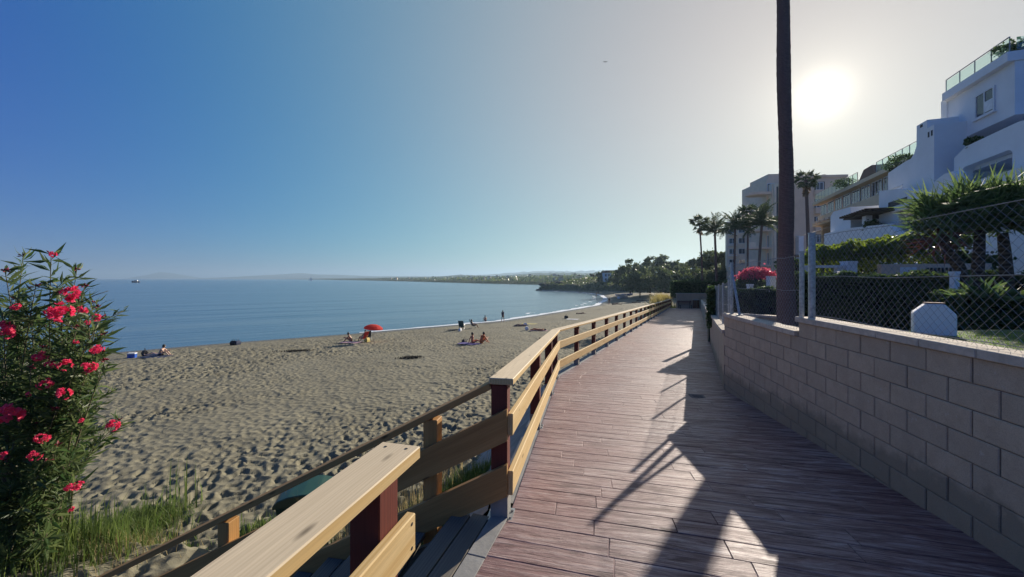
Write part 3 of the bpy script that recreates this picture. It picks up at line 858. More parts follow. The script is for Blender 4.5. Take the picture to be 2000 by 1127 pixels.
def screws(parent, pts, up=(0, 0, 1)):
    for p in pts:
        M, _ = frame_matrix(Vector(p), Vector(p) + Vector((1, 0, 0)))
        b = MB(); b.lathe([(0.0, 0.0012), (0.0075, 0.0012), (0.008, -0.004)], 8)
        z = Vector(up).normalized(); R = z.to_track_quat('Z', 'Y').to_matrix().to_4x4(); R.translation = Vector(p)
        b.build('screw', M_black, parent, R)
RAIL = thing('timber_railing', (AX, AY, 0), 'long timber railing with red posts running down the walkway past the step opening', 'railing', 'timber railings along the walkway')
ztop, cap_t, cap_w = 1.15, 0.052, 0.20
posts = [3.25, 5.6, 7.7, 9.38]; Y = 11.2
while Y < 51: posts.append(Y); Y += 1.86
def rdir(Y): return Vector((0.1838, 1, 0)).normalized() if Y < 9.5 else Vector((0.4742, 1, 0)).normalized()
for i, Y in enumerate(posts):
    d = rdir(Y); nr = Vector((d.y, -d.x, 0)); rz = atan2(d.y, d.x) - pi / 2
    x, y = railX(Y), Y
    po = post('post', x, y, walkz(Y) + 0.20, walkz(Y) + ztop - cap_t - (0.004 if i else 0.002), 0.135 if i < 4 else 0.12, M_red, RAIL, rz, 0.006 if i < 6 else 0)
    shoe(po, x, y, walkz(Y), 0.135 if i < 4 else 0.12, rz) if i < 12 else post('post_shoe', x, y, walkz(Y), walkz(Y) + 0.2, 0.125, M_conc, po, rz, 0)
    if i == 0: po['label'] = 'red end post at the step opening'
def side(Y, o):            # offset towards the walkway
    d = rdir(Y); return Vector((d.y, -d.x, 0)) * o
joints = [3.165, 9.5]; Y = 9.5
while Y < 49: Y += 3.72; joints.append(min(Y, 51.0))
MIT = 0.0
for i, (ya, yb) in enumerate(zip(joints[:-1], joints[1:])):
    ym = (ya + yb) / 2
    for nm, zc, h, w, o, mt in (('cap_board', ztop - cap_t / 2, cap_t, cap_w, 0.02, M_pinetop), ('rail_board', 0.778, 0.175, 0.045, 0.095, M_pine), ('rail_board', 0.305, 0.19, 0.045, 0.095, M_pine)):
        g = 0.002
        p0 = rp(ya, zc); p1 = rp(yb, zc)
        d = (p1 - p0).normalized()
        # mitre the bend so that the boards meet without overlapping
        k0 = k1 = 0.0
        if i == 0: k1 = -1
        if i == 1: k0 = 1
        s_ = side(ym, o); p0 = p0 + s_ + d * g; p1 = p1 + s_ - d * g
        bo = board(nm, p0, p1, w, h, mt, RAIL)
        me = bo.data; tb = math.tan(radians(7.45))
        L = (p1 - p0).length
        for vtx in me.vertices:          # local y: + is to the left of the travel direction
            lat = vtx.co.y - o
            if k1 and vtx.co.x > 0: vtx.co.x -= (lat) * -tb * 1.0
            if k0 and vtx.co.x < 0: vtx.co.x += (lat) * -tb * 1.0
        if nm == 'cap_board':
            me.materials.append(M_pine); me.update()
            for p in me.polygons:
                if p.normal.z < 0.5: p.material_index = 1
        if i < 6:
            bm = bmesh.new(); bm.from_mesh(me); bmesh.ops.bevel(bm, geom=bm.edges[:], offset=0.005, segments=1, affect='EDGES'); bm.to_mesh(me); bm.free()
capz = lambda Y: walkz(Y) + ztop
# second railing run beyond the bend at the far end
FR = thing('timber_railing', (21.4, 52.0, -1.95), 'red timber railing curving away behind the yellow reeds past the end of the walkway', 'railing', 'timber railings along the walkway')
prev = None
for i in range(9):
    t = i / 8; p = Vector((21.3 + 9.6 * t - 2.0 * t * (1 - t) * 2, 52.2 + 27 * t, 0)); zc = -0.82 - 0.1 * t
    post('post', p.x, p.y, zc - 1.15, zc - 0.05, 0.12, M_red, FR, 0.3, 0)
    if prev is not None:
        for dz, h, w in ((-0.026, 0.05, 0.19), (-0.37, 0.17, 0.045), (-0.84, 0.18, 0.045)):
            o = Vector((0.09, -0.04, 0)) if h > 0.1 else Vector()
            board('rail_board' if h > .1 else 'cap_board', prev[0] + o + Vector((0, 0, prev[1] + dz)), p + o + Vector((0, 0, zc + dz)), w, h, M_red, FR)
    prev = (p, zc)
# near railing, this side of the steps
NRL = thing('timber_railing', (-0.60, 1.7, 0), 'pale timber railing in the foreground with broad weathered cap board ending at the steps', 'railing', 'timber railings along the walkway')
nd = Vector((0.268, 1, 0)).normalized(); nn = Vector((nd.y, -nd.x, 0)); E0 = Vector((-0.536, 1.885, 0))
def npnt(s, o, z): return E0 - nd * s + nn * o + Vector((0, 0, z))
cb = board('cap_board', npnt(3.2, 0, ztop - 0.029), npnt(0, 0, ztop - 0.029), 0.205, 0.058, M_pinetop, NRL, 0.005)
cb.data.materials.append(M_pine)
for p in cb.data.polygons:
    if p.normal.z < 0.5: p.material_index = 1           # sawn sides keep their yellow, the top has weathered
cb['label'] = 'broad weathered cap board with two screws at its end'
screws(cb, [npnt(0.05, -0.055, ztop + 0.0006), npnt(0.045, 0.052, ztop + 0.0006)])
rz = atan2(nd.y, nd.x) - pi / 2
for s in (0.20, 2.3):
    q = npnt(s, -0.012, 0); po = post('post', q.x, q.y, 0.20, ztop - 0.06, 0.145, M_red, NRL, rz); shoe(po, q.x, q.y, 0, 0.145, rz)
for zc, h, e in ((0.778, 0.175, 0.055), (0.305, 0.19, 0.055)):
    bo = board('rail_board', npnt(3.2, 0.085, zc), npnt(e, 0.085, zc), 0.045, h, M_pine, NRL, 0.005)
    screws(bo, [npnt(e + 0.035, 0.1082, zc + 0.055), npnt(e + 0.035, 0.1082, zc - 0.055)], nn)

# ================================================================== STEPS DOWN TO THE BEACH
sd = Vector((-0.983, 0.181, 0)); sw = Vector((0.181, 0.983, 0))      # down the steps; across them, away from the camera
SR = thing('step_handrail', (AX, AY, 0), 'dark timber handrail sloping down beside the steps to the sand', 'handrail')
slope = 0.533; A0 = Vector((AX, AY, 0))
def sp(t, z, o=0.0): return A0 + sd * t + sw * o + Vector((0, 0, z - slope * t))
dn = (sd + Vector((0, 0, -slope))).normalized(); up_ = Vector((0, 0, 1)) - dn * dn.z; up_.normalize()
board('cap_board', sp(0.074, 1.105), sp(4.75, 1.105), 0.145, 0.052, M_brownw, SR, 0.004, up=up_)
for zc in (0.73, 0.285):
    bo = board('rail_board', sp(-0.075, zc, -0.092), sp(4.7, zc, -0.092), 0.045, 0.225, M_brownw, SR, up=up_)
    for vtx in bo.data.vertices: vtx.co.x -= slope * vtx.co.z          # ends cut plumb
for t in (0.60, 2.67, 4.4):
    q = sp(t, 0); post('post', q.x, q.y, q.z - 0.25, q.z + 1.105 - 0.035, 0.125, M_brownw, SR, atan2(sd.y, sd.x))
STEP = thing('beach_steps', (-0.55, 2.4, -0.02), 'grey timber steps leading from the walkway down to the beach', 'steps')
H0 = Vector((-0.49, 1.8, 0)); hd = Vector((0.312, 0.95, 0))
def tread(t0, t1, z, w0=-1.62, w1=-0.12):
    b = MB()
    p = [A0 + sd * t0 + sw * w0, A0 + sd * t1 + sw * w0, A0 + sd * t1 + sw * w1, A0 + sd * t0 + sw * w1]
    M, L = frame_matrix((p[0] + p[1]) / 2 + Vector((0, 0, z - 0.022)), (p[3] + p[2]) / 2 + Vector((0, 0, z - 0.022)))
    b.box(-L / 2, L / 2, -(t1 - t0) / 2, (t1 - t0) / 2, -0.022, 0.022)
    b.build('tread', M_grayw, STEP, M, bevel=0.003)
# landing: two boards beside the kerb, then the flight
for i in range(2):
    o = 0.148 + i * 0.158
    p0 = H0 + Vector((-hd.y, hd.x, 0)) * (o + 0.075) - hd * 0.55; p1 = H0 + Vector((-hd.y, hd.x, 0)) * (o + 0.075) + hd * (1.43 - i * 0.03)
    board('tread', p0 + Vector((0, 0, -0.03)), p1 + Vector((0, 0, -0.03)), 0.146, 0.044, M_grayw, STEP, 0.003)
for i in range(12):
    t = 0.62 + i * 0.30; tread(t, t + 0.145, -0.17 - 0.16 * i); tread(t + 0.153, t + 0.298, -0.17 - 0.16 * i)
for o in (-1.60, -0.16):
    board('stringer', A0 + sd * 0.45 + sw * o + Vector((0, 0, -0.30)), A0 + sd * 4.3 + sw * o + Vector((0, 0, -0.30 - slope * 3.85)), 0.045, 0.24, M_grayw, STEP, up=up_)

# ================================================================== BENCH, BIN
T = thing('wooden_bench', (21.9, 49.4, walkz(49.4)), 'low wooden slat bench at the far end of the walkway', 'bench')
bz = walkz(49.4)
for i in range(3): board('seat_slat', (21.1, 49.2 + i * .14, bz + 0.46), (22.9, 49.2 + i * .14, bz + 0.46), 0.12, 0.045, M_red, T)
for i in range(2): board('back_slat', (21.1, 49.62 + i * .03, bz + 0.68 + i * .2), (22.9, 49.62 + i * .03, bz + 0.68 + i * .2), 0.04, 0.13, M_red, T)
for x in (21.3, 22.7):
    b = MB(); b.box(x - .04, x + .04, 49.18, 49.26, bz, bz + .435); b.box(x - .04, x + .04, 49.64, 49.70, bz, bz + 0.98); b.box(x - .04, x + .04, 49.26, 49.64, bz + .36, bz + .435); b.world('leg_frame', M_black, T)
T = thing('litter_bin', (23.45, 49.6, bz), 'round litter bin clad in dark wooden slats beside the bench', 'litter bin')
b = MB(); b.lathe([(0.0, 0.08), (0.33, 0.08), (0.33, 1.0), (0.30, 1.0), (0.30, 0.12), (0, 0.12)], 18); b.build('liner', M_black, T)
for k in range(12):
    a = 2 * pi * k / 12; M = Matrix.Translation((23.45, 49.6, bz)) @ Matrix.Rotation(a, 4, 'Z')
    b = MB(); b.box(0.335, 0.375, -0.075, 0.075, 0.03, 1.05, M); b.world('slat', M_red, T)
b = MB(); b.lathe([(0.33, 1.06), (0.39, 1.06), (0.39, 1.10), (0.33, 1.10), (0.33, 1.06)], 18); b.build('rim', M_steel, T)

# ================================================================== GREEN BIN ON THE SAND
gx, gy = -3.35, 6.35; gb = ground(gx, gy)
T = thing('green_bin', (gx, gy, -1.42 - 0.78), 'dark green plastic bin with domed lid standing on the sand below the steps', 'bin', rz=0.25)
b = MB()
b.add([(sx * w, sy * d, z) for z, w, d in ((0.0, .30, .22), (0.60, .38, .29)) for sx, sy in ((-1, -1), (1, -1), (1, 1), (-1, 1))], [(0, 3, 2, 1), (4, 5, 6, 7), (0, 1, 5, 4), (1, 2, 6, 5), (2, 3, 7, 6), (3, 0, 4, 7)])
b.build('body', M_green, T, bevel=0.02)
b = MB(); prof = [(-0.41, 0.0), (0.41, 0.0), (0.41, 0.05), (0.34, 0.12), (0.2, 0.165), (0, 0.18), (-0.2, 0.165), (-0.34, 0.12), (-0.41, 0.05)]
b.prism(prof, -0.32, 0.32, lambda a, d_, c_: Vector((a, d_, 0.605 + c_)))
b.build('lid', M_green, T, bevel=0.012)
b = MB(); b.bar((-0.12, -0.33, 0.64), (0.12, -0.33, 0.64), 0.03, 0.03); b.build('handle', M_green, T)
# ================================================================== BUILDINGS
E_ = Vector((0.347, 0.938, 0)); N_ = Vector((-0.938, 0.347, 0))
def frame(X0):
    O = Vector((X0, 0, 0))
    return lambda u, d, z: O + E_ * u + N_ * d + Vector((0, 0, z))
WF = frame(15.0); CF = frame(20.0)
def fbox(F, name, mat, parent, u0, u1, d0, d1, z0, z1, bevel=0.0):
    b = MB(); b.box(u0, u1, d0, d1, z0, z1, lambda p: F(p.x, p.y, p.z)); return b.world(name, mat, parent, bevel=bevel)
def fprism(F, name, mat, parent, prof, d0, d1):
    b = MB(); b.prism(prof, d0, d1, lambda a, d_, c_: F(a, d_, c_)); return b.world(name, mat, parent)
def window(F, parent, u0, u1, z0, z1, d, panes=2, rows=1, frame_mat=None, glass_mat=None, name='window', fw=0.07):
    """framed window standing 3 cm proud of plane d with its panes as sub-parts"""
    fm = frame_mat or M_frame
    b = MB(); T = lambda p: F(p.x, p.y, p.z)
    b.box(u0, u1, d, d + 0.05, z0, z0 + fw, T); b.box(u0, u1, d, d + 0.05, z1 - fw, z1, T)
    b.box(u0, u0 + fw, d, d + 0.05, z0 + fw, z1 - fw, T); b.box(u1 - fw, u1, d, d + 0.05, z0 + fw, z1 - fw, T)
    du = (u1 - u0 - 2 * fw) / panes
    for i in range(1, panes): b.box(u0 + fw + du * i - fw * .4, u0 + fw + du * i + fw * .4, d, d + 0.045, z0 + fw, z1 - fw, T)
    o = b.world(name, fm, parent)
    for i in range(panes):
        b = MB(); b.box(u0 + fw + du * i + fw * .4, u0 + fw + du * (i + 1) - fw * .4, d + 0.004, d + 0.02, z0 + fw, z1 - fw, T); b.world('pane', glass_mat or M_pane, o)
    return o
def balustrade(F, parent, u0, u1, d, z0, h, n, railmat, post_r=0.02):
    du = (u1 - u0) / n
    for i in range(n): fbox(F, 'glass_panel', M_clear, parent, u0 + du * i + 0.03, u0 + du * (i + 1) - 0.03, d - 0.008, d + 0.008, z0 + 0.04, z0 + h - 0.04)
    for i in range(n + 1): fbox(F, 'baluster', railmat, parent, u0 + du * i - post_r, u0 + du * i + post_r, d - post_r, d + post_r, z0, z0 + h)
    fbox(F, 'handrail', railmat, parent, u0, u1, d - 0.022, d + 0.022, z0 + h + 0.001, z0 + h + 0.03)

# ---- white stepped apartment building
p = WF(17, 0, 0.5)
WB = thing('apartment_building', tuple(p), 'white stepped apartment building with chimney, arched balcony opening and glass roof terrace', 'building', 'apartment buildings')
fbox(WF, 'lower_storey', M_white, WB, 9, 28, -11, 0.4, -0.2, 4.0)
fbox(WF, 'middle_storey', M_white, WB, 9, 24.1, -11, -2.6, 4.0, 8.46)
fbox(WF, 'upper_storey', M_white, WB, 17.34, 21.62, -9, 0.0, 8.80, 11.05)
fbox(WF, 'set_back_storey', M_brown, WB, 9, 21.29, -9, -2.6, 8.462, 8.798)  # brown stands for the shadow line under the overhang
fbox(WF, 'roof_parapet', M_white, WB, 17.28, 21.25, -9.2, 0.26, 11.053, 11.45)
fbox(WF, 'pilaster', M_white, WB, 21.30, 21.72, -9, 0.06, 4.0, 11.2)
w = window(WF, WB, 18.33, 19.45, 9.38, 10.5, 0.002, 2)
b = MB()
for k in range(16): b.box(18.9, 19.30, 0.012, 0.045, 9.5 + k * 0.03, 9.522 + k * 0.03, lambda p: WF(p.x, p.y, p.z))
fbox(WF, 'roller_shutter', M_shut, w, 18.42, 18.86, 0.022, 0.046, 9.5, 9.98)
fbox(WF, 'window_sill', M_white, w, 18.25, 19.53, 0.002, 0.11, 9.31, 9.378)
balustrade(WF, WB, 17.3, 21.1, 0.18, 11.453, 0.60, 4, M_zinc, 0.015)
for i in range(4):       # glass returns along the end wall
    fbox(WF, 'glass_panel', M_clear, WB, 17.27, 17.286, -0.02 - 1.5 * i - 1.44, -0.02 - 1.5 * i, 11.49, 12.01)
    fbox(WF, 'baluster', M_zinc, WB, 17.262, 17.292, -1.5 * i - 1.52, -1.5 * i - 1.49, 11.453, 12.053)
fbox(WF, 'terrace_wall', M_white, WB, 9, 17.2, -11, -9.02, 8.80, 9.5)
# recess and arched balcony front
fbox(WF, 'balcony_floor', M_white, WB, 15.3, 19.3, -2.6, 0.42, 6.9, 7.06)
arch = [(15.3, 5.5), (15.3, 8.0), (15.9, 8.06), (18.6, 7.97), (18.9, 7.85), (19.35, 7.66), (19.35, 5.6), (18.86, 5.6), (18.86, 6.88), (18.80, 7.0), (18.66, 7.06), (16.35, 7.10), (16.22, 7.06), (16.14, 6.95), (16.13, 5.5)]
fprism(WF, 'arched_balcony_front', M_white, WB, arch, 0.43, 0.82)
fbox(WF, 'balcony_back_wall', M_white, WB, 16.2, 18.8, -2.598, -2.5, 4.05, 6.89)
window(WF, WB, 16.6, 18.2, 4.9, 6.7, -2.49, 2)
fbox(WF, 'balcony_back_wall', M_brown, WB, 15.4, 19.25, -2.598, -2.52, 7.07, 8.45)  # shade of the recess put into this wall's colour
# big plain parapets stepping down to the sea
fbox(WF, 'terrace_parapet', M_white, WB, 9.0, 17.0, 1.8, 2.05, 5.22, 5.87)
fbox(WF, 'terrace_floor', M_white, WB, 9.0, 17.0, 0.42, 1.79, 5.2, 5.38)
fbox(WF, 'terrace_beam', M_white, WB, 9.0, 16.9, 1.82, 2.02, 4.6, 4.85)
fbox(WF, 'terrace_recess_shade', M_dark, WB, 9.0, 16.4, 0.41, 0.6, 3.7, 5.19)  # dark slab painting the shade under the terrace
fprism(WF, 'curved_wall', M_white, WB, [(18.95, 3.5), (18.95, 5.2), (18.85, 5.7), (18.65, 6.05), (18.4, 6.28), (18.05, 6.45), (17.6, 6.58), (17.05, 6.56), (16.9, 6.4), (16.9, 3.5)], 1.75, 2.1)
for u in (17.25, 17.7): fbox(WF, 'slit_window', M_shut, WB, u, u + 0.09, 2.102, 2.12, 5.55, 5.95)
fbox(WF, 'stair_block', M_white, WB, 16.95, 20.0, 0.42, 1.74, 4.0, 5.7)
# chimney tower and stepped shoulders
CH = fbox(WF, 'chimney', M_white, WB, 20.02, 21.4, -0.1, 1.2, 4.0, 9.55)
fbox(WF, 'chimney_cap', M_white, CH, 20.55, 21.4, -0.1, 1.195, 9.552, 9.98)
for u in (20.12, 20.36): fbox(WF, 'flue_opening', M_dark, CH, u, u + 0.12, 1.202, 1.21, 9.05, 9.32)
fbox(WF, 'flue_opening', M_dark, CH, 20.9, 21.1, 1.197, 1.205, 9.76, 9.9)
fprism(WF, 'stepped_shoulder', M_white, WB, [(24.2, 4.0), (24.2, 8.2), (23.3, 8.32), (22.6, 8.40), (22.0, 8.42), (21.7, 8.62), (21.5, 8.98), (21.42, 9.3), (21.42, 4.0)], 0.75, 1.15)
fbox(WF, 'side_terrace', M_white, WB, 21.42, 24.1, -2.58, 0.74, 4.0, 6.9)
fprism(WF, 'lower_shoulder', M_white, WB, [(23.2, 3.8), (23.2, 7.0), (21.5, 6.75), (19.4, 6.2), (19.4, 5.42), (21.25, 5.42), (21.25, 3.8)], 1.6, 2.0)
fbox(WF, 'recess_shade_panel', M_dark, WB, 20.5, 22.2, 2.002, 2.02, 5.86, 6.14)  # flat dark panel on the wall face, painted shade of a recess
fbox(WF, 'garage_wall', M_white, WB, 19.3, 21.24, 1.2, 1.6, 3.8, 5.40)
dr = window(WF, WB, 19.72, 21.1, 4.05, 5.3, 1.602, 2, name='shuttered_door', frame_mat=M_cream2, glass_mat=M_shut)
fbox(WF, 'door_canopy', M_cream2, dr, 19.5, 21.24, 1.602, 2.3, 5.423, 5.50)
fprism(WF, 'front_volume', M_white, WB, [(28.1, 2.5), (28.1, 6.3), (27.6, 6.55), (25.1, 6.45), (25.1, 2.5)], 0.6, 2.6)
for s_, z_ in ((0, 8.02), (0.0, 7.86)): fbox(WF, 'slot_light_streak', M_frame, WB, 22.7, 24.0, 1.155, 1.20, z_ - 0.86, z_ - 0.82)  # pale bars standing in for streaks of sunlight through a slot
# pergola, column and parapet on the sea front
PG = fbox(WF, 'terrace_roof', M_darkw, WB, 21.6, 25.05, 0.9, 3.0, 5.62, 5.70)
for k in range(11): fbox(WF, 'rafter', M_darkw, PG, 21.7 + k * 0.31, 21.8 + k * 0.31, 0.9, 3.25, 5.702, 5.82)
fbox(WF, 'column', M_white, WB, 23.2, 23.65, 2.3, 2.6, 4.6, 5.615)
fbox(WF, 'terrace_back_wall', M_brown, WB, 21.3, 25.05, 0.76, 0.88, 4.0, 5.6)  # shade under the terrace roof painted as a brown wall
fprism(WF, 'sea_parapet', M_white, WB, [(28.15, 2.0), (28.15, 5.1), (24.9, 5.08), (20.2, 4.75), (19.3, 4.2), (18.0, 3.7), (18.0, 2.0)], 2.65, 2.95)
fprism(WF, 'garden_front', M_white, WB, [(30, 0.2), (30, 1.99), (17.9, 1.99), (17.9, 3.62), (9, 3.55), (9, 0.2)], 2.6, 3.0)
# roof garden plants on the white building
# ---- cream long building behind
p = CF(40, 0, -0.5)
CB = thing('apartment_building', tuple(p), 'long cream apartment building with banded balconies behind the white one', 'building', 'apartment buildings')
fbox(CF, 'main_block', M_cream, CB, 28, 51.4, -12, -1.3, -1.0, 11.0)
fbox(CF, 'roof_slab', M_cream, CB, 28, 51.6, -12, 0.45, 11.003, 11.35)
fbox(CF, 'balcony_band', M_cream, CB, 28, 51.3, -0.25, 0.0, 8.62, 9.55)
fbox(CF, 'balcony_slab', M_cream, CB, 28, 51.6, -1.29, 0.5, 8.36, 8.60)
fbox(CF, 'balcony_band', M_cream, CB, 28, 51.3, -0.25, 0.0, 5.5, 6.35)
fbox(CF, 'balcony_slab', M_cream, CB, 28, 51.4, -1.29, 0.12, 5.25, 5.48)
fbox(CF, 'balcony_band', M_cream, CB, 28, 51.3, -0.25, 0.0, 2.5, 3.3)
fbox(CF, 'balcony_slab', M_cream, CB, 28, 51.4, -1.29, 0.12, 2.25, 2.48)
fbox(CF, 'recess_wall', M_brown, CB, 28, 51.2, -1.298, -1.22, 6.2, 8.35)  # balcony recess shade put into the wall colour
for i in range(11):
    u = 29.2 + i * 2.0
    window(CF, CB, u, u + 1.7, 9.56, 10.9, -0.22, 3)
for i in range(7):
    u = 30 + i * 3.0
    window(CF, CB, u, u + 1.8, 6.3, 8.1, -1.21, 2); window(CF, CB, u, u + 1.8, 3.3, 5.1, -1.29, 2)
for u in (30.3, 36.6, 43.2, 50.6):
    fbox(CF, 'pier', M_cream, CB, u, u + 0.45, -0.24, 0.10, -1.0, 5.24); fbox(CF, 'pier', M_cream, CB, u, u + 0.45, -1.21, -0.26, 5.5, 8.35)
b = MB(); b.prism([(40.2, 11.36), (39.2, 12.25), (37.7, 12.3), (37.0, 11.36)], -2.2, 0.3, lambda a, d_, c_: CF(a, d_, c_)); b.world('roof_stair_head', M_brown, CB)
balustrade(CF, CB, 28.2, 36.9, 0.3, 11.355, 0.95, 9, M_zinc, 0.022); balustrade(CF, CB, 40.4, 51.2, 0.3, 11.355, 0.95, 11, M_zinc, 0.022)
b = MB(); b.box(33.5, 38, -4, -3, 11.36, 13.0, lambda p: CF(p.x, p.y, p.z)); b.world('roof_house', M_cream2, CB)
# awning on the low end
b = MB(); b.prism([(0.0, 7.9), (1.9, 7.25), (1.9, 7.18), (0, 7.83)], 47, 51, lambda a, d_, c_: CF(d_, a, c_)); b.world('awning', M_cream2, CB)
for i in range(4):
    b = MB(); uu = 46 + i * 1.3
    fbox(CF, 'planter', M_cream2, CB, uu, uu + 0.8, 0.52, 0.75, 8.6, 8.85)

# ---- taller sand coloured block beyond
def bldg(O, rz, s=1.0):
    M = Matrix.Translation(O) @ Matrix.Rotation(rz, 4, 'Z') @ Matrix.Scale(s, 4)
    return lambda x, y, z: M @ Vector((x, -y, z))       # x along the face, y out of the face
TB0 = (52.6, 84.0, -2.2)
TB = thing('apartment_building', TB0, 'tall sand coloured apartment block with rounded balconies behind the thick palm trunk', 'building', 'apartment buildings')
F = bldg(TB0, radians(-6), 1.355)
fbox(F, 'main_block', M_cream2, TB, 1.6, 13.4, -8, 0, 0, 18.9)
fbox(F, 'stair_tower', M_cream3, TB, 1.9, 4.7, 0.002, 1.0, 0, 17.9)
fbox(F, 'roof_parapet', M_cream2, TB, 5.2, 13.5, -8.1, 0.15, 18.903, 19.25)
for x in (2.1, 2.8, 3.5, 4.2): fbox(F, 'vertical_fin', M_cream3, TB, x, x + 0.28, 1.002, 1.35, 0.3, 17.8)
for x in (2.45, 3.85): fbox(F, 'stair_window', M_pane, TB, x, x + 0.45, 1.002, 1.02, 1.0, 17.4)
for k in range(6):
    z = 2.2 + k * 2.75
    if k < 5:
        b = MB(); prof = [(1.6, 0.0), (-0.6, 0.0), (-1.3, 0.5), (-1.5, 1.2), (-1.2, 1.9), (-0.4, 2.4), (1.6, 2.5)]
        b.prism([(x, y) for x, y in prof], z, z + 0.22, lambda a, d_, c_: F(a, c_ - 1.2, d_))
        sl_ = b.world('balcony', M_cream2, TB)
        b = MB(); b.prism([(-0.45, 2.3), (-1.15, 1.85), (-1.42, 1.2), (-1.22, 0.55), (-0.6, 0.1), (-0.5, 0.2), (-1.1, 0.62), (-1.3, 1.2), (-1.05, 1.78), (-0.4, 2.2)], z + 0.222, z + 1.1, lambda a, d_, c_: F(a, c_ - 1.2, d_)); b.world('balcony_parapet', M_cream3, sl_)
    window(F, TB, 1.7, 2.8, z + 0.3, z + 2.2, 0.003, 1)
    # loggias on the right hand end
    fbox(F, 'loggia_shade', M_dark, TB, 8.7, 10.2, 0.003, 0.02, z + 0.25, z + 2.3)  # flat dark panel painting the shade of the loggia depth
    fbox(F, 'loggia_parapet', M_cream2, TB, 8.6, 10.3, 0.022, 0.5, z, z + 0.95)
    w = window(F, TB, 8.9, 10.0, z + 1.0, z + 2.2, 0.022, 2)
b = MB(); prof = [(1.6, 0.0), (-0.4, 0.0), (-1.3, 0.6), (-1.6, 1.3), (-1.2, 2.1), (-0.2, 2.6), (1.6, 2.6)]
b.prism(prof, 16.2, 16.6, lambda a, d_, c_: F(a, c_ - 1.2, d_)); b.world('top_canopy', M_cream2, TB)
fbox(F, 'roof_room', M_cream2, TB, 2.0, 4.5, -6, -0.2, 18.903, 19.7)
for x in (7.2, 11.5): fbox(F, 'roof_vent', M_cream3, TB, x, x + 0.5, -3, -2.5, 19.26, 20.0)
fbox(F, 'white_lift_shaft', M_white, TB, 5.9, 6.6, 0.002, 0.9, 0, 9.7)
b = MB(); b.bar(F(6.5, -2, 19.3), F(6.5, -2, 20.6), 0.05, 0.05); b.bar(F(6.0, -2, 20.1), F(7.9, -2, 20.8), 0.10, 0.06); b.world('aerial', M_zinc, TB)
# ---- farthest block
FB0 = (52.4, 95.0, -1.0)
FB = thing('apartment_building', FB0, 'pale five storey block with two columns of windows behind the far palms', 'building', 'apartment buildings')
F = bldg(FB0, radians(-27))
fbox(F, 'main_block', M_cream3, FB, 0, 5.0, -9, 0, 0, 16.4)
F2 = F
fbox(F2, 'side_wing', M_cream, FB, 5.02, 7.6, -9, -0.8, 0, 15.6)
fbox(F, 'roof_parapet', M_cream3, FB, -0.15, 5.15, -9.1, 0.12, 16.403, 16.8)
for k in range(6):
    z = 1.2 + k * 2.55
    for x in (0.5, 2.5): 
        window(F, FB, x, x + 1.5, z, z + 1.3, 0.003, 2)
    fbox(F, 'balcony_slab', M_white, FB, 0.3, 2.2, 0.06, 0.8, z - 0.45, z - 0.3)
for k in range(3): fbox(F, 'vertical_fin', M_white, FB, 4.2 + k * .28, 4.34 + k * .28, 0.003, 0.3, 0.5, 16)

# ================================================================== GARDEN BUILT THINGS
T = thing('garden_wall', (7.7, 11.5, 0.4), 'low brown garden wall with pale coping standing behind the thick palm trunk', 'wall')
q0, q1 = Vector((6.8, 12.5, 0)), Vector((8.5, 10.15, 0)); d = (q1 - q0).normalized()
L = (q1 - q0).length; n_ = Vector((d.y, -d.x, 0))
for i in range(5):
    a, c_ = q0 + d * (L * i / 5 + .004), q0 + d * (L * (i + 1) / 5 - .004)
    M, l_ = frame_matrix(a, c_); b = MB(); b.box(-l_ / 2, l_ / 2, -.1, .1, 0.3, 0.80, M); b.world('wall_section', M_block, T)
    b = MB(); b.box(-l_ / 2, l_ / 2, -.14, .14, 0.803, 0.87, M); b.world('coping', M_capst, T)
# white meter housing on the lawn
mx_, my_ = 5.20, 4.80
T = thing('meter_housing', (mx_, my_, 1.28), 'small white masonry housing with cut corners standing on the lawn behind the fence', 'utility box')
M = Matrix.Translation((mx_, my_, 1.25)) @ Matrix.Rotation(radians(-38), 4, 'Z') @ Matrix.Diagonal((0.5, 0.5, 0.66, 1))
b = MB(); pr = [(-0.37, 0), (0.37, 0), (0.37, 0.40), (0.17, 0.59), (-0.15, 0.59), (-0.37, 0.42)]
b.prism(pr, -0.13, 0.2, lambda a, d_, c_: M @ Vector((a, d_, c_))); b.world('housing', M_white, T, bevel=0.012)
b = MB(); b.box(-0.16, 0.18, -0.12, 0.19, 0.592, 0.612, M); b.world('top_tile', M_brown, T)
def pillar(x, y, z0, z1, w, label):
    T = thing('garden_pillar', (x, y, z0), label, 'pillar', 'white garden pillars')
    b = MB(); b.box(x - w / 2, x + w / 2, y - w / 2, y + w / 2, z0, z1); b.world('shaft', M_white, T)
    b = MB(); b.box(x - w / 2 - .012, x + w / 2 + .012, y - w / 2 - .012, y + w / 2 + .012, z1 + .002, z1 + .06); b.world('cap', M_white, T)
pillar(9.95, 8.75, 0.5, 2.05, 0.11, 'slim white pillar between the dark hedge and the yuccas')
pillar(9.72, 14.6, 0.2, 1.98, 0.22, 'white pillar to the right of the pink bougainvillea')
pillar(9.05, 14.8, 0.2, 1.68, 0.16, 'short white pillar under the pink bougainvillea')
pillar(10.9, 12.6, 0.4, 2.45, 0.30, 'white pillar under the left end of the vine')
T = thing('terrace_wall', (10.0, 13.2, 0.4), 'low white terrace wall with a slot opening left of the vine', 'wall')
b = MB(); M, l_ = frame_matrix((9.6, 12.9, 0), (10.75, 12.65, 0)); b.box(-l_ / 2, l_ / 2, -.1, .1, .4, 2.02, M); b.box(-l_ / 2, -l_ / 2 + .25, -.1, .1, 2.022, 2.3, M); b.box(l_ / 2 - .2, l_ / 2, -.1, .1, 2.022, 2.3, M); b.world('wall_body', M_white, T)
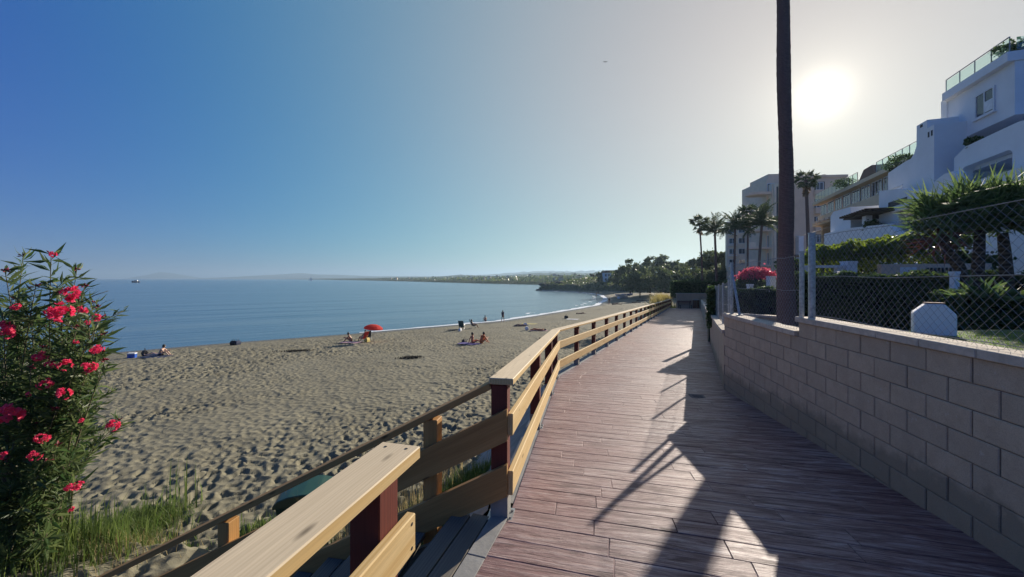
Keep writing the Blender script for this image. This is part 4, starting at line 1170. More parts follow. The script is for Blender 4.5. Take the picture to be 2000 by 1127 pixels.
b = MB(); b.box(-l_ / 2, l_ / 2, -.14, .14, 2.302, 2.38, M); b.world('coping', M_white, T)
T = thing('terrace_wall', (12.6, 12.0, 0.4), 'brownish terrace wall with a barred vent under the dark vine', 'wall')
M, l_ = frame_matrix((11.7, 12.4, 0), (14.2, 11.6, 0)); b = MB(); b.box(-l_ / 2, l_ / 2, -.12, .1, .3, 2.4, M); b.world('wall_body', M_cream2, T)
for k in range(9): b = MB(); b.box(-0.2 + k * .09, -0.16 + k * .09, -.16, -.122, 1.9, 2.28, M); b.world('vent_bar', M_black, T)
b = MB(); b.box(-0.85, -0.45, -.15, -.122, 1.75, 2.3, M); b.world('hatch', M_white, T)
# ================================================================== VEGETATION
def unit(a): return a / np.maximum(np.linalg.norm(a, axis=1, keepdims=True), 1e-9)
def leaves(C, D, length, width, curl=0.15, rng=RNG):
    """lance-shaped leaves: base C, direction D; four quads-with-a-fold each drawn as 2 quads, returns V, F(quads)"""
    n = len(C); D = unit(np.asarray(D, float)); C = np.asarray(C, float)
    L = np.broadcast_to(length, (n,))[:, None]; Wd = np.broadcast_to(width, (n,))[:, None]
    R = unit(np.cross(D, rng.normal(size=(n, 3)))); U = np.cross(R, D)
    a = C; b = C + D * L * 0.42 + R * Wd * 0.5 + U * L * curl * 0.15; c = C + D * L * 0.42 - R * Wd * 0.5 + U * L * curl * 0.15
    mid = C + D * L * 0.45 + U * (L * curl * 0.15 - Wd * 0.16); e = C + D * L - U * L * curl * 0.25
    V = np.stack([a, b, mid, c, e], 1).reshape(-1, 3)
    k = np.arange(n)[:, None] * 5
    F = np.concatenate([k + np.array([[0, 1, 4, 2]]), k + np.array([[0, 2, 4, 3]])])
    return V, F
def flat_leaves(C, size, aspect=1.6, rng=RNG, up=0.0):
    n = len(C); D = rng.normal(size=(n, 3)); D[:, 2] += up; D = unit(D)
    R = unit(np.cross(D, rng.normal(size=(n, 3))))
    s = np.broadcast_to(size, (n,))[:, None]
    V = np.stack([C - D * s * .5 * aspect, C + R * s * .5, C + D * s * .5 * aspect, C - R * s * .5], 1).reshape(-1, 3)
    F = np.arange(n * 4).reshape(n, 4)
    return V, F
def link_np(name, V, F, mat, parent=None, kind=None, smooth=False):
    V = np.asarray(V); c = V.mean(0)
    return link(name, np_mesh(name, V - c, F, mat, smooth), Matrix.Translation(Vector(c)), parent, kind)
def ball(n, rng, shell=0.5):
    v = unit(rng.normal(size=(n, 3))); return v * (shell + (1 - shell) * rng.random((n, 1)) ** 0.5)

def broad_tree(name, label, loc, h, cr, seed, mat, cat='tree', group=None, leaf=0.42, n=2600, open_=0.5, trunk_h=0.35, flat=0.8):
    r = np.random.default_rng(seed); rnd = random.Random(seed)
    T = thing(name, loc, label, cat, group); L0 = np.array(loc, float)
    b = MB(); th = h * trunk_h; tip = Vector((loc[0] + rnd.uniform(-.5, .5), loc[1], loc[2] + h * .75))
    b.tube([loc, (loc[0] + rnd.uniform(-.2, .2), loc[1], loc[2] + th), tip], [h * .028, h * .022, h * .006], 7)
    cl = []
    k = 11
    for i in range(k):
        a = rnd.uniform(0, 2 * pi); rr_ = cr * sqrt(rnd.random()) * 0.78; f = rnd.uniform(trunk_h + .08, 0.93)
        w = 1 - 0.55 * max(0, (f - .6) / .4)
        c = np.array([loc[0] + cos(a) * rr_ * w, loc[1] + sin(a) * rr_ * w, loc[2] + h * f]); cl.append((c, cr * rnd.uniform(.26, .50)))
        b.tube([(loc[0], loc[1], loc[2] + th * rnd.uniform(.6, 1.3)), tuple((c + L0 + np.array([0, 0, th])) / 2), tuple(c)], [h * .012, h * .008, h * .003], 5)
    cl.append((np.array([loc[0], loc[1], loc[2] + h * .90]), cr * .30))
    b.world('trunk', M_bark2, T, smooth=True)
    Cs = []
    for c, rad in cl:
        m_ = int(n * (rad / cr) ** 2 / sum((q[1] / cr) ** 2 for q in cl))
        sub = unit(r.normal(size=(max(4, m_ // 45), 3))) * rad * (0.45 + .6 * r.random((max(4, m_ // 45), 1)))
        pick = sub[r.integers(0, len(sub), m_)]
        Cs.append(c + (pick + r.normal(size=(m_, 3)) * rad * 0.22) * np.array([1, 1, flat]))
    C = np.concatenate(Cs)
    V, F = flat_leaves(C, leaf * (0.6 + 0.8 * r.random(len(C))), 1.7, r)
    link_np('crown', V, F, mat, T, 'stuff')
    return T

# ---- palms
def feather_frond(L, seed, nl=34, droop=0.9, mat=None):
    r = np.random.default_rng(seed); t = np.linspace(0, 1, nl)
    px_ = L * (t - 0.12 * t ** 2); pz = L * (0.46 * t - droop * 0.62 * t ** 2)
    V = []; F = []
    b = MB(); b.tube([(px_[i], 0, pz[i]) for i in range(0, nl, 4)] + [(px_[-1], 0, pz[-1])], list(np.linspace(.03, .006, len(range(0, nl, 4)) + 1)), 4, False)
    C = []; D = []; Ls = []
    for i in range(3, nl):
        for s in (-1, 1):
            C.append((px_[i], 0, pz[i])); ll = L * 0.22 * sin(pi * (0.15 + 0.85 * t[i]) * .93) + .05
            D.append((0.75, s * 1.0, -0.32 + r.normal() * .12)); Ls.append(ll)
    V, F = leaves(C, D, np.array(Ls), 0.05 * L / 2.2, 0.3, r)
    bv = np.array(b.v); n0 = len(V)
    return np_mesh('feather_frond', np.concatenate([V, bv]), np.concatenate([F, np.array(b.f) + n0]), mat or M_palm)
def fan_frond(L, seed, mat=None):
    r = np.random.default_rng(seed); b = MB(); pl = L * 0.5
    b.tube([(0, 0, 0), (pl * .5, 0, pl * .10), (pl, 0, 0.05 * pl)], [.03, .022, .015], 4, False)
    C = []; D = []; Ls = []
    for k in range(19):
        a = (k / 18 - .5) * 2.7; C.append((pl, 0, .05 * pl)); D.append((cos(a), sin(a), -0.25 - 0.25 * abs(a) + r.normal() * .06)); Ls.append(L * .52 * (1 - .18 * abs(a)))
    V, F = leaves(C, D, np.array(Ls), 0.09 * L, 0.7, r)
    bv = np.array(b.v); n0 = len(V)
    return np_mesh('fan_frond', np.concatenate([V, bv]), np.concatenate([F, np.array(b.f) + n0]), mat or M_palm)
FEATH = [feather_frond(2.5, i, droop=0.5 + .25 * i) for i in range(3)]
FAN = [fan_frond(1.7, 20 + i) for i in range(2)]
FANDRY = fan_frond(1.5, 30, M_palmdry)
def palm(label, loc, h, lean, kind, nf, scale, seed, tr=0.17, skirt=0):
    rnd = random.Random(seed)
    T = thing('palm_tree', loc, label, 'palm tree', 'palm trees beyond the walkway')
    top = Vector((loc[0] + lean[0], loc[1] + lean[1], loc[2] + h))
    b = MB(); pts = []; rad = []
    for i in range(13):
        t = i / 12; pts.append(Vector(loc).lerp(top, t) + Vector((-lean[0] * .25 * sin(pi * t), 0, 0))); rad.append(tr * (1.25 - .35 * min(1, t * 5) - .2 * t) * (1 + .05 * rnd.uniform(-1, 1)))
    b.tube(pts, rad, 9); b.world('trunk', M_bark, T, smooth=True)
    for i in range(nf):
        me = rnd.choice(FEATH if kind == 'feather' else FAN)
        el = rnd.uniform(-0.45, 1.3) if kind == 'feather' else rnd.uniform(-.8, 1.2)
        az = 2.399 * i + rnd.uniform(-.3, .3); s = scale * rnd.uniform(.8, 1.1)
        M = Matrix.Translation(top) @ Matrix.Rotation(az, 4, 'Z') @ Matrix.Rotation(-el, 4, 'Y') @ Matrix.Rotation(rnd.uniform(-.5, .5), 4, 'X') @ Matrix.Scale(s, 4)
        link('frond', me, M, T)
    for i in range(skirt):
        M = Matrix.Translation(top - Vector((0, 0, rnd.uniform(.1, .9)))) @ Matrix.Rotation(rnd.uniform(0, 6.3), 4, 'Z') @ Matrix.Rotation(rnd.uniform(1.0, 1.35), 4, 'Y') @ Matrix.Scale(scale * .85, 4)
        link('dead_frond', FANDRY, M, T)
    return T
def pz(x, y, Y): return ((x - 1000) / 760 * Y, Y, EYE - (y - 544) / 760 * Y)
def palm_px(label, xt, yt, xb, Y, kind, nf, sc, seed, tr=.17, skirt=0, zb=-0.9):
    X, _, Z = pz(xt, yt, Y); Xb = (xb - 1000) / 760 * Y
    palm(label, (Xb, Y, zb), Z - zb, (X - Xb, 0), kind, nf, sc, seed, tr, skirt)
palm_px('thin fan palm farthest left, small crown on a long bare trunk', 1366, 436, 1372, 56, 'fan', 26, 0.95, 1, .15, 4)
palm_px('feather palm with airy open crown, second from the left', 1396, 452, 1399, 54, 'feather', 34, 1.15, 2, .20)
palm_px('feather palm with dense drooping crown in front of the pale five storey block', 1436, 446, 1434, 50, 'feather', 38, 1.15, 3, .17)
palm_px('tall fan palm whose crown rises just above its two feathery neighbours', 1461, 420, 1460, 52, 'fan', 30, 1.1, 4, .15, 5)
palm_px('dark feather palm beside the thick trunk, widest crown of the row', 1488, 440, 1481, 46, 'feather', 44, 1.25, 5, .19)
palm_px('very tall thin fan palm close behind the thick bare trunk', 1574, 352, 1580, 44, 'fan', 28, 0.9, 6, .22, 10)
# the thick trunk by the wall
bx, by = 7.5, 10.6
T = thing('palm_tree', (bx, by, 0.42), 'thick dark bare palm trunk rising out of the top of the picture behind the wall', 'palm tree')
b = MB(); pts = []; rad = []; rnd = random.Random(3)
for i in range(220):
    t = i / 219; z = 0.35 + 13.4 * t
    x_ = bx + 0.02 - 0.05 * sin(t * 2.2) - 0.02 * sin(t * 16) - 0.12 * t; pts.append((x_, by + 0.03 * sin(t * 11), z))
    rad.append(0.88 * (0.250 - 0.055 * min(1, t * 3.2) - 0.028 * t + 0.05 * exp(-t * 30)) * (1 + .035 * sin(t * 26) + .018 * rnd.uniform(-1, 1) + .022 * abs(sin(t * 120))))
b.tube(pts, rad, 20); b.world('trunk', M_bark, T, smooth=True)
fb = MB()
for k in range(260):
    i_ = rnd.randrange(8, 212); q = Vector(pts[i_]); a = rnd.uniform(0, 2 * pi); dr = Vector((cos(a), sin(a), 0)); r_ = rad[i_] * .97; l_ = rnd.uniform(.03, .10); sd2 = Vector((-dr.y, dr.x, 0)) * rnd.uniform(.006, .02)
    p0 = q + dr * r_; p1 = p0 + dr * rnd.uniform(.006, .022) + Vector((0, 0, -l_))
    fb.add([p0 - sd2, p0 + sd2, p1 + sd2 * .3, p1 - sd2 * .3], [(0, 1, 2, 3)])
fb.world('bark_fibres', M_palmdry, T, kind='stuff')
top = Vector(pts[-1])
for i in range(22):
    M = Matrix.Translation(top) @ Matrix.Rotation(2.399 * i, 4, 'Z') @ Matrix.Rotation(-rnd.uniform(-.4, 1.2), 4, 'Y') @ Matrix.Scale(.9, 4)
    link('frond', FAN[i % 2], M, T)

# ---- far trees of the headland
tl = [('dark broad tree with a tufted top standing left of the tall eucalyptus', 1231, 505, 142, 27, 0), ('tall open eucalyptus with airy clumps against the sky', 1270, 497, 136, 28, 1),
      ('eucalyptus with spreading flat clumps right of the tallest one', 1298, 502, 146, 28, 1), ('rounded green tree in the middle of the headland wood', 1322, 519, 140, 26, 0),
      ('narrow dark tree standing up out of the headland wood', 1350, 506, 130, 15, 0), ('bushy tree below the narrow dark one', 1340, 522, 122, 28, 1),
      ('leaning eucalyptus behind the thinnest palm', 1374, 500, 125, 28, 1), ('tall dark tree between the two leftmost palms', 1394, 488, 120, 34, 0),
      ('tall leafy tree at the edge of the pale five storey block', 1416, 490, 116, 30, 1), ('low dark tree in front of the tufted tree', 1250, 530, 122, 34, 0),
      ('low spreading tree at the foot of the eucalyptus', 1290, 528, 116, 38, 0), ('low dark tree at the back of the yellow reeds', 1330, 534, 110, 36, 0),
      ('dark low tree behind the end wall', 1368, 532, 104, 40, 0), ('dark bushy tree below the feather palm with open crown', 1402, 528, 98, 36, 1),
      ('small hazy tree at the left end of the headland wood', 1176, 536, 200, 14, 0), ('hazy tree beside the pale far villa', 1206, 530, 185, 18, 0), ('hazy round tree left of the tufted tree', 1216, 528, 172, 20, 0)]
for i, (lb, x, yt, Y, cr, k) in enumerate(tl):
    X, _, Z = pz(x, yt, Y); zb = ground(X, Y) if Y > 60 else -1
    R_c = cr / 760 * Y * 1.15
    broad_tree('leafy_tree', lb, (X, Y, zb - .1), Z - zb, R_c, 100 + i, M_tree2 if k else M_tree, 'tree', 'trees of the headland wood', leaf=0.5 * Y / 130, n=2600 if Y < 150 else 1600, trunk_h=0.30 if k else 0.16)
# little palm on the headland
X, _, Z = pz(1159, 536, 215)
PT = thing('palm_tree', (X, 215, ground(X, 215)), 'tiny hazy palm alone at the left end of the headland', 'palm tree')
b = MB(); zb = ground(X, 215); b.tube([(X, 215, zb - .1), (X, 215, Z)], [.22, .18], 6); b.world('trunk', M_bark, PT)
for i in range(16):
    M = Matrix.Translation((X, 215, Z)) @ Matrix.Rotation(2.4 * i, 4, 'Z') @ Matrix.Rotation(-random.uniform(-.6, 1.0), 4, 'Y') @ Matrix.Scale(1.5, 4); link('frond', FAN[i % 2], M, PT)
# scrub on the headland bank: one mass
r = np.random.default_rng(12); n = 16000
x = r.uniform(8, 95, n); y = r.uniform(95, 260, n); z, d, t = land_z(x, y)
k = (t > .15) & (d > 0.5) & (d < 45); x, y, z = x[k], y[k], z[k]
hh = 0.25 + 1.0 * fbm(x * .2, y * .2, 3, 14) ** 2 * 3
C = np.stack([x, y, z + r.random(len(x)) * hh], 1)
V, F = flat_leaves(C, 0.55 * (0.5 + r.random(len(C))), 1.5, r)
tag(link_np('scrub', V, F, M_scrub), 'low green scrub covering the bank of the headland', kind='stuff')
# wood and gardens of the far coast
n = 9000; ii = r.integers(40, len(cp), n); cpa = np.array(cp); o = r.uniform(14, 420, n); jt = r.normal(size=n) * 8
x = cpa[ii, 0] + .62 * o + jt; y = cpa[ii, 1] + .78 * o; z = np.interp(o, [3, 14, 60, 160, 420], [-4, -2.2, -.6, 2.2, 7.0])
den = fbm(x * .02, y * .02, 3, 4); k = (den > .42) & (y < 1500); x, y, z = x[k], y[k], z[k]
C = np.stack([x, y, z + r.random(len(x)) * 7 * den[k]], 1); V, F = flat_leaves(C, 3.2 * (.5 + r.random(len(C))), 1.3, r)
tag(link_np('far_wood', V, F, M_tree), 'hazy woods and gardens along the far coast', kind='stuff')
hb = None
cols = [M_cream3, M_cream3, M_cream]
for i in range(46):
    j = random.randrange(45, len(cp)); o = random.uniform(25, 330); x = cp[j][0] + .62 * o + random.uniform(-10, 10); y = cp[j][1] + .78 * o
    if y > 1700: continue
    z = float(np.interp(o, [3, 14, 60, 160, 420], [-4, -2.2, -.6, 2.2, 7.0])); w, d, h = random.uniform(4, 8), random.uniform(5, 8), random.choice((3, 3.5, 4.5, 6))
    T = thing('far_house', (x, y, z), 'tiny pale house scattered in the hazy town along the far coast', 'house', 'hazy houses of the far coast')
    b = MB(); b.box(x - w / 2, x + w / 2, y - d / 2, y + d / 2, z - 3, z + h); b.world('wall', random.choice(cols), T)
    b = MB(); b.prism([(x - w / 2 - .3, z + h + .01), (x + w / 2 + .3, z + h + .01), (x, z + h + 1.8)], y - d / 2 - .3, y + d / 2 + .3, lambda a, d_, c_: Vector((a, d_, c_))); b.world('roof', M_brown, T)
# pale villa among the headland trees
X, _, _ = pz(1193, 545, 195); zb = ground(X, 195)
T = thing('villa', (X, 195, zb), 'pale hazy villa half hidden by the headland trees', 'house')
b = MB(); b.box(X - 3.4, X + 3.4, 195, 203, zb - 1, zb + 4.6); b.world('wall', M_white, T)
b = MB(); b.prism([(X - 3.8, zb + 4.61), (X + 3.8, zb + 4.61), (X + 2, zb + 5.8), (X - 2, zb + 5.8)], 194.5, 203.5, lambda a, d_, c_: Vector((a, d_, c_))); b.world('roof', M_brown, T)
for k in range(8):
    xx = X - 3.0 + (k % 4) * 1.6; zz_ = zb + 0.6 + (k // 4) * 2.1
    b = MB(); b.box(xx, xx + .9, 194.95, 194.995, zz_, zz_ + 1.2); b.world('window', M_pane, T)
# rocks at the point and on the beach
def rock(x, y, s, seed, label, group):
    rr2 = np.random.default_rng(seed); bm = bmesh.new(); bmesh.ops.create_icosphere(bm, subdivisions=2, radius=s)
    for v in bm.verts:
        q = v.co; f = 0.75 + .5 * fbm(np.array([q.x * 1.2 / s + seed]), np.array([q.y * 1.2 / s + q.z * 2 / s]), 2, seed)[0]; v.co = Vector((q.x * f * 1.4, q.y * f, q.z * f * .6))
    me = bpy.data.meshes.new('rock'); bm.to_mesh(me); bm.free(); me.materials.append(M_rock)
    o = link('rock', me, Matrix.Translation((x, y, max(ground(x, y), SEA) + s * .12))); tag(o, label, 'rock', group)
M_rock = plain('dark_rock', (0.07, 0.062, 0.052), 0.9, 0.4, 1.5, bump=0.8, coord='World')
for i, (px_, py_, s) in enumerate([(1052, 567.5, 1.3), (1060, 566.5, 1.9), (1066, 567, 1.5), (1073, 566, 2.2), (1082, 566.5, 2.0), (1092, 567.0, 1.8)]):
    Y = 4978 / (py_ - 544); rock((px_ - 1000) / 760 * Y, Y, s, i + 3, ['outermost low dark rock in the water off the headland point', 'dark rock second from the tip of the headland point', 'dark rock third from the tip of the headland point', 'largest dark rock at the waterline of the headland point', 'dark rock against the bank just right of the largest rock', 'dark rock nearest the beach at the foot of the headland bank'][i], 'rocks off the headland point')

# ---- oleander
ol_top = [(-5.95, 5.0, 2.25)]
T = thing('oleander_bush', (-6.5, 5.3, -1.9), 'tall oleander bush covered in deep pink double flowers at the head of the beach', 'bush')
r = np.random.default_rng(44); rnd = random.Random(44)
Lc = []; Ld = []; Ll = []; stems = MB(); tips = []
def olx(px_, py_, Y): return Vector(pz(px_, py_, Y))
tip_px = [(100, 497), (150, 528), (45, 500), (10, 530), (185, 592), (196, 622), (203, 655), (198, 688), (165, 560), (70, 560), (120, 575), (30, 585), (150, 640), (90, 640), (30, 650),
          (205, 705), (170, 730), (120, 720), (60, 720), (20, 740), (150, 770), (110, 800), (232, 822), (170, 825), (70, 830), (30, 860), (110, 870), (150, 945), (60, 920), (90, 900), (10, 900), (190, 600), (130, 690), (85, 680),
          (-40, 520), (-60, 600), (-30, 700), (-70, 780), (-30, 850), (140, 900), (-20, 940), (40, 990), (-90, 680), (100, 960), (175, 665), (60, 605), (5, 610), (110, 610), (160, 700), (45, 780), (95, 760), (5, 690), (150, 600), (185, 560 + 90), (20, 960), (60, 1000), (100, 930), (-20, 1000), (40, 1040), (85, 1050), (10, 1090)]
for i, (x_, y_) in enumerate(tip_px):
    Y = 4.45 + 1.5 * rnd.random() if i % 3 else 4.4 + 0.4 * rnd.random()
    tip = olx(x_, y_, Y); base = Vector((-6.5 + rnd.uniform(-.35, .35), 5.3 + rnd.uniform(-.3, .3), -1.95))
    h = tip.z - base.z; p1 = base.lerp(tip, 0.45) + Vector((rnd.uniform(-.15, .15), 0, 0.16 * h)); 
    pts = []
    for k in range(9):
        t = k / 8; pts.append((base * (1 - t) ** 2 + p1 * 2 * t * (1 - t) + tip * t * t))
    stems.tube(pts, list(np.linspace(.016, .0035, 9)), 5)
    tips.append((tip, (pts[-1] - pts[-2]).normalized()))
    n_ = 30
    for k in range(n_):
        t = 0.30 + 0.70 * (k / (n_ - 1)) ** 0.8; q = base * (1 - t) ** 2 + p1 * 2 * t * (1 - t) + tip * t * t
        dr = ((p1 - base) * (1 - t) + (tip - p1) * t).normalized()
        for w in range(3):
            a = rnd.uniform(0, 2 * pi); s1 = dr.cross(Vector((0, 0, 1))).normalized(); s2 = dr.cross(s1)
            dv = s1 * cos(a) + s2 * sin(a) + dr * rnd.uniform(.35, 1.2) + Vector((0, 0, rnd.uniform(-.35, .25)))
            Lc.append(tuple(q)); Ld.append(tuple(dv)); Ll.append(rnd.uniform(.14, .27))
    # side twigs
    for w in range(4):
        t = rnd.uniform(.45, .95); q = base * (1 - t) ** 2 + p1 * 2 * t * (1 - t) + tip * t * t
        e = q + Vector((rnd.uniform(-.28, .28), rnd.uniform(-.28, .28), rnd.uniform(.05, .3))); stems.tube([q, (q + e) / 2 + Vector((0, 0, .02)), e], [.006, .005, .003], 4)
        if e.x < -4.95 - (0.2 if e.z > .5 else 0):
            for k in range(22):
                qq = q.lerp(e, .25 + .75 * k / 21); dv = (e - q).normalized() * .8 + Vector((rnd.uniform(-1, 1), rnd.uniform(-1, 1), rnd.uniform(-.6, .7)))
                Lc.append(tuple(qq)); Ld.append(tuple(dv)); Ll.append(rnd.uniform(.11, .20))
stems.world('stems', M_stem, T, smooth=True)
Lc = np.array(Lc); Ld = np.array(Ld); Ll = np.array(Ll)
# the 300 leaves nearest the camera are parts of their own
dist = np.linalg.norm(Lc - np.array([0, 0, EYE]), axis=1); order = np.argsort(dist); inview = (Lc[:, 0] / Lc[:, 1] > -1.31)
near = [i for i in order if inview[i]][:300]; isn = np.zeros(len(Lc), bool); isn[near] = True
V, F = leaves(Lc[~isn], Ld[~isn], Ll[~isn], Ll[~isn] * .15, .5, r); link_np('foliage', V, F, M_oleaf, T, 'stuff')
protos = []
for k in range(4):
    V, F = leaves([(0, 0, 0)], [(1, 0, 0)], 1.0, .15, .5, np.random.default_rng(k)); protos.append(np_mesh('leaf', V, F, M_oleaf))
for k, i in enumerate(near):
    M = Vector(Ld[i]).to_track_quat('X', 'Z').to_matrix().to_4x4(); M = M @ Matrix.Rotation(rnd.uniform(-1, 1), 4, 'X') @ Matrix.Scale(float(Ll[i]), 4); M.translation = Vector(Lc[i]); link('leaf', protos[k % 4], M, T)
def bloom(seed):
    r = random.Random(seed); b = MB()
    for k in range(13):                     # a head of double flowers
        u = Vector((r.gauss(0, 1), r.gauss(0, 1), r.gauss(0.3, 1))).normalized(); c = u * r.uniform(.55, 1.0)
        s1 = u.orthogonal().normalized(); s2 = u.cross(s1)
        for ring, (pr, lift, sz) in enumerate(((.42, .05, .36), (.20, .16, .28))):
            for j in range(6 - ring):
                a = 2 * pi * j / (6 - ring) + ring * .5 + r.uniform(-.2, .2); dr = s1 * cos(a) + s2 * sin(a); tn = u.cross(dr)
                c0 = c + dr * .04 + u * lift * .3; e = c + dr * (pr + r.uniform(-.05, .05)) + u * (lift + r.uniform(-.06, .12)); mdl = c + dr * pr * .55 + u * lift * .2
                b.add([c0, mdl + tn * sz * .45, e + tn * sz * .22, e - tn * sz * .22 + u * .03, mdl - tn * sz * .45], [(0, 1, 2, 3, 4)])
    return b.mesh('flower_head', M_petal)
BL = [bloom(i) for i in range(4)]
fl = [(4, 643, 17), (118, 610, 19), (142, 574, 17), (162, 606, 9), (77, 697, 12), (98, 711, 8), (128, 712, 12), (176, 717, 12), (189, 683, 11), (88, 750, 11), (124, 768, 13), (18, 812, 24), (84, 857, 12), (68, 890, 10),
      (222, 830, 12), (150, 950, 10), (133, 953, 8), (103, 497, 6), (188, 620, 8), (3, 890, 9), (30, 600, 8), (98, 609, 9), (14, 650, 12), (140, 995, 5), (158, 822, 5), (171, 630, 5), (55, 770, 5), (148, 668, 5)]
for i, (x_, y_, s) in enumerate(fl):
    Y = 4.30 + .15 * rnd.random(); p = olx(x_, y_, Y); sz = s / 760 * Y
    M = Matrix.Translation(p) @ Matrix.Rotation(rnd.uniform(0, 6), 4, 'Z') @ Matrix.Rotation(rnd.uniform(-.6, .6), 4, 'X') @ Matrix.Scale(sz * .92, 4)
    link('flower_head', BL[i % 4], M, T)
bud = MB()
for k in range(9):
    u = Vector((random.gauss(0, 1), random.gauss(0, 1), random.gauss(.6, .6))).normalized() * random.uniform(.5, 1.1); bud.tube([u * .25, u * .7, u], [.06, .14, .03], 5)
budm = bud.mesh('bud_cluster', M_bud)
for tip, d in tips[:34]: link('bud_cluster', budm, Matrix.Translation(tip) @ Matrix.Rotation(rnd.uniform(0, 6), 4, 'Z') @ Matrix.Scale(.062, 4), T)

# ---- grass and weeds
def blades(n, xy, h, wid, mat, name, label, rng, lean=.35, parent=None, zoff=0.0, zf=None):
    V = []; X, Y = xy(n); zf = zf or (lambda x, y: np.array([weedz(a, b_) for a, b_ in zip(x, y)])); Z = zf(X, Y) + zoff
    H = h(X, Y) * (0.5 + .8 * rng.random(len(X))); a = rng.random(len(X)) * 2 * pi; ln = lean * H * rng.random(len(X)); w = wid * (.6 + .8 * rng.random(len(X)))
    dx, dy = np.cos(a), np.sin(a); c0 = np.stack([X, Y, Z - .03], 1); side_ = np.stack([-dy, dx, 0 * dx], 1) * w[:, None]
    mid = c0 + np.stack([dx * ln * .35, dy * ln * .35, H * .6], 1); tip = c0 + np.stack([dx * ln * 1.2, dy * ln * 1.2, H], 1)
    V = np.stack([c0 - side_, c0 + side_, mid + side_ * .8, mid - side_ * .8, tip, tip + side_ * .05], 1).reshape(-1, 3); k = np.arange(len(X))[:, None] * 6
    F = np.concatenate([k + np.array([[0, 1, 2, 3]]), k + np.array([[3, 2, 5, 4]])])
    o = link_np(name, V, F, mat, parent, 'stuff')
    if label: tag(o, label)
    return o
def weedz(x, y):
    zs = ground(x, y)
    edge = np.interp(y, [0, 1.8, 3.2, 9.5], [-0.95, -0.62, -0.16, 0.95])
    if 0.2 < y < 7.3 and x > -10.4 and x < edge:
        t = np.clip((edge - x) / 2.6, 0, 1); z = -0.45 * (1 - t) + (-2.0) * t
        far = np.clip((y - 5.6) / 1.6, 0, 1); z = z - far * 1.3 - np.clip((x + .9) / 1.0, 0, 1) * .3 + 0.25 * np.clip((-4.2 - x) / 2.0, 0, 1) * (1 - far)
        zs = max(zs, z)
    return zs
r = np.random.default_rng(9)
def gauss_patch(cx, cy, sx, sy): return lambda n: (r.normal(cx, sx, n), r.normal(cy, sy, n))
one = lambda v: (lambda x, y: np.full(len(x), v))
blades(1800, gauss_patch(-6.1, 5.7, .42, .4), one(.30), .0045, M_grass, 'weeds', 'tangle of green weeds under the oleander bush', r, .9)
blades(3000, gauss_patch(-6.15, 6.55, .26, .2), one(.17), .0042, M_grass, 'weeds', 'bright green grass tuft on the sand below the oleander', r, .8)
blades(500, gauss_patch(-6.4, 5.3, .5, .4), one(.6), .008, M_grass, 'weeds', 'tall green stems growing through the oleander', r)
blades(600, gauss_patch(-5.7, 5.6, .40, .35), one(.2), .004, M_dry, 'dry_grass', 'dry straw coloured grass mixed into the weeds below the oleander', r, .6)
blades(900, lambda n: (r.uniform(-4.9, -3.4, n), r.uniform(4.75, 5.6, n)), one(.07), .004, M_dry, 'dry_grass', 'short dry grass on the sand in front of the handrail post', r, .9)
blades(500, gauss_patch(-5.05, 5.75, .13, .08), one(.09), .005, M_grass, 'weeds', 'small low patch of weeds beside the handrail', r)
blades(30, gauss_patch(-6.0, 6.9, .2, .2), one(.75), .008, M_grass, 'weeds', 'few tall reed stems standing behind the grass tuft', r, .25)
blades(5200, lambda n: (lambda y: (np.interp(y, [3.3, 5.8], [-.50, -.28]) - np.abs(r.normal(0, .28, n)), y))(r.uniform(3.5, 5.9, n)), one(.34), .006, M_grass, 'weeds', 'bright sunlit weeds between the step handrail and the concrete bank', r)
blades(3500, lambda n: (r.uniform(-3.0, -.7, n), r.normal(4.6, .5, n)), one(.30), .006, M_hedge, 'weeds', 'dark shaded weeds behind the step handrail', r)  # darker hedge green puts their shade into the colour
blades(800, lambda n: (r.normal(-1.6, .6, n), r.normal(6.0, .5, n)), one(.75), .0032, M_dry, 'dry_grass', 'thin dry stalks standing on the sand behind the step handrail', r, .4)
blades(450, lambda n: (r.normal(-4.0, .25, n), r.normal(6.2, .2, n)), one(.16), .006, M_grass, 'weeds', 'green weeds round the foot of the green bin', r)
blades(34000, lambda n: (lambda t, u: (3.08 + .184 * (.6 + u) + .1 + t * 4.9, u))(r.random(n) ** 1.4, r.uniform(.3, 5.0, n)), one(.045), .004, M_lawn, 'grass', 'short sunlit lawn grass behind the wall', r, .5, zf=lambda x, y: np.full(len(x), 1.26))
# yellow reeds at the far end
blades(2200, lambda n: (lambda y: ((np.clip(r.normal(1292, 8, n), 1260, 1309) - 1000) / 760 * y, y))(r.normal(57, 2.2, n)), one(1.9), .03, M_reed, 'reeds', 'yellow sunlit reeds beside the far bend of the railing', r, .5, zf=lambda x, y: np.full(len(x), -2.5))
blades(1500, lambda n: (lambda y: ((r.normal(1292, 14, n) - 1000) / 760 * y, y))(r.normal(55, 2.5, n)), one(1.3), .035, M_scrub, 'weeds', 'brownish scrub below the yellow reeds', r, .7, zf=lambda x, y: np.full(len(x), -3.0))
M_weedry = plain('dried_seaweed', (0.03, 0.026, 0.018), .9)
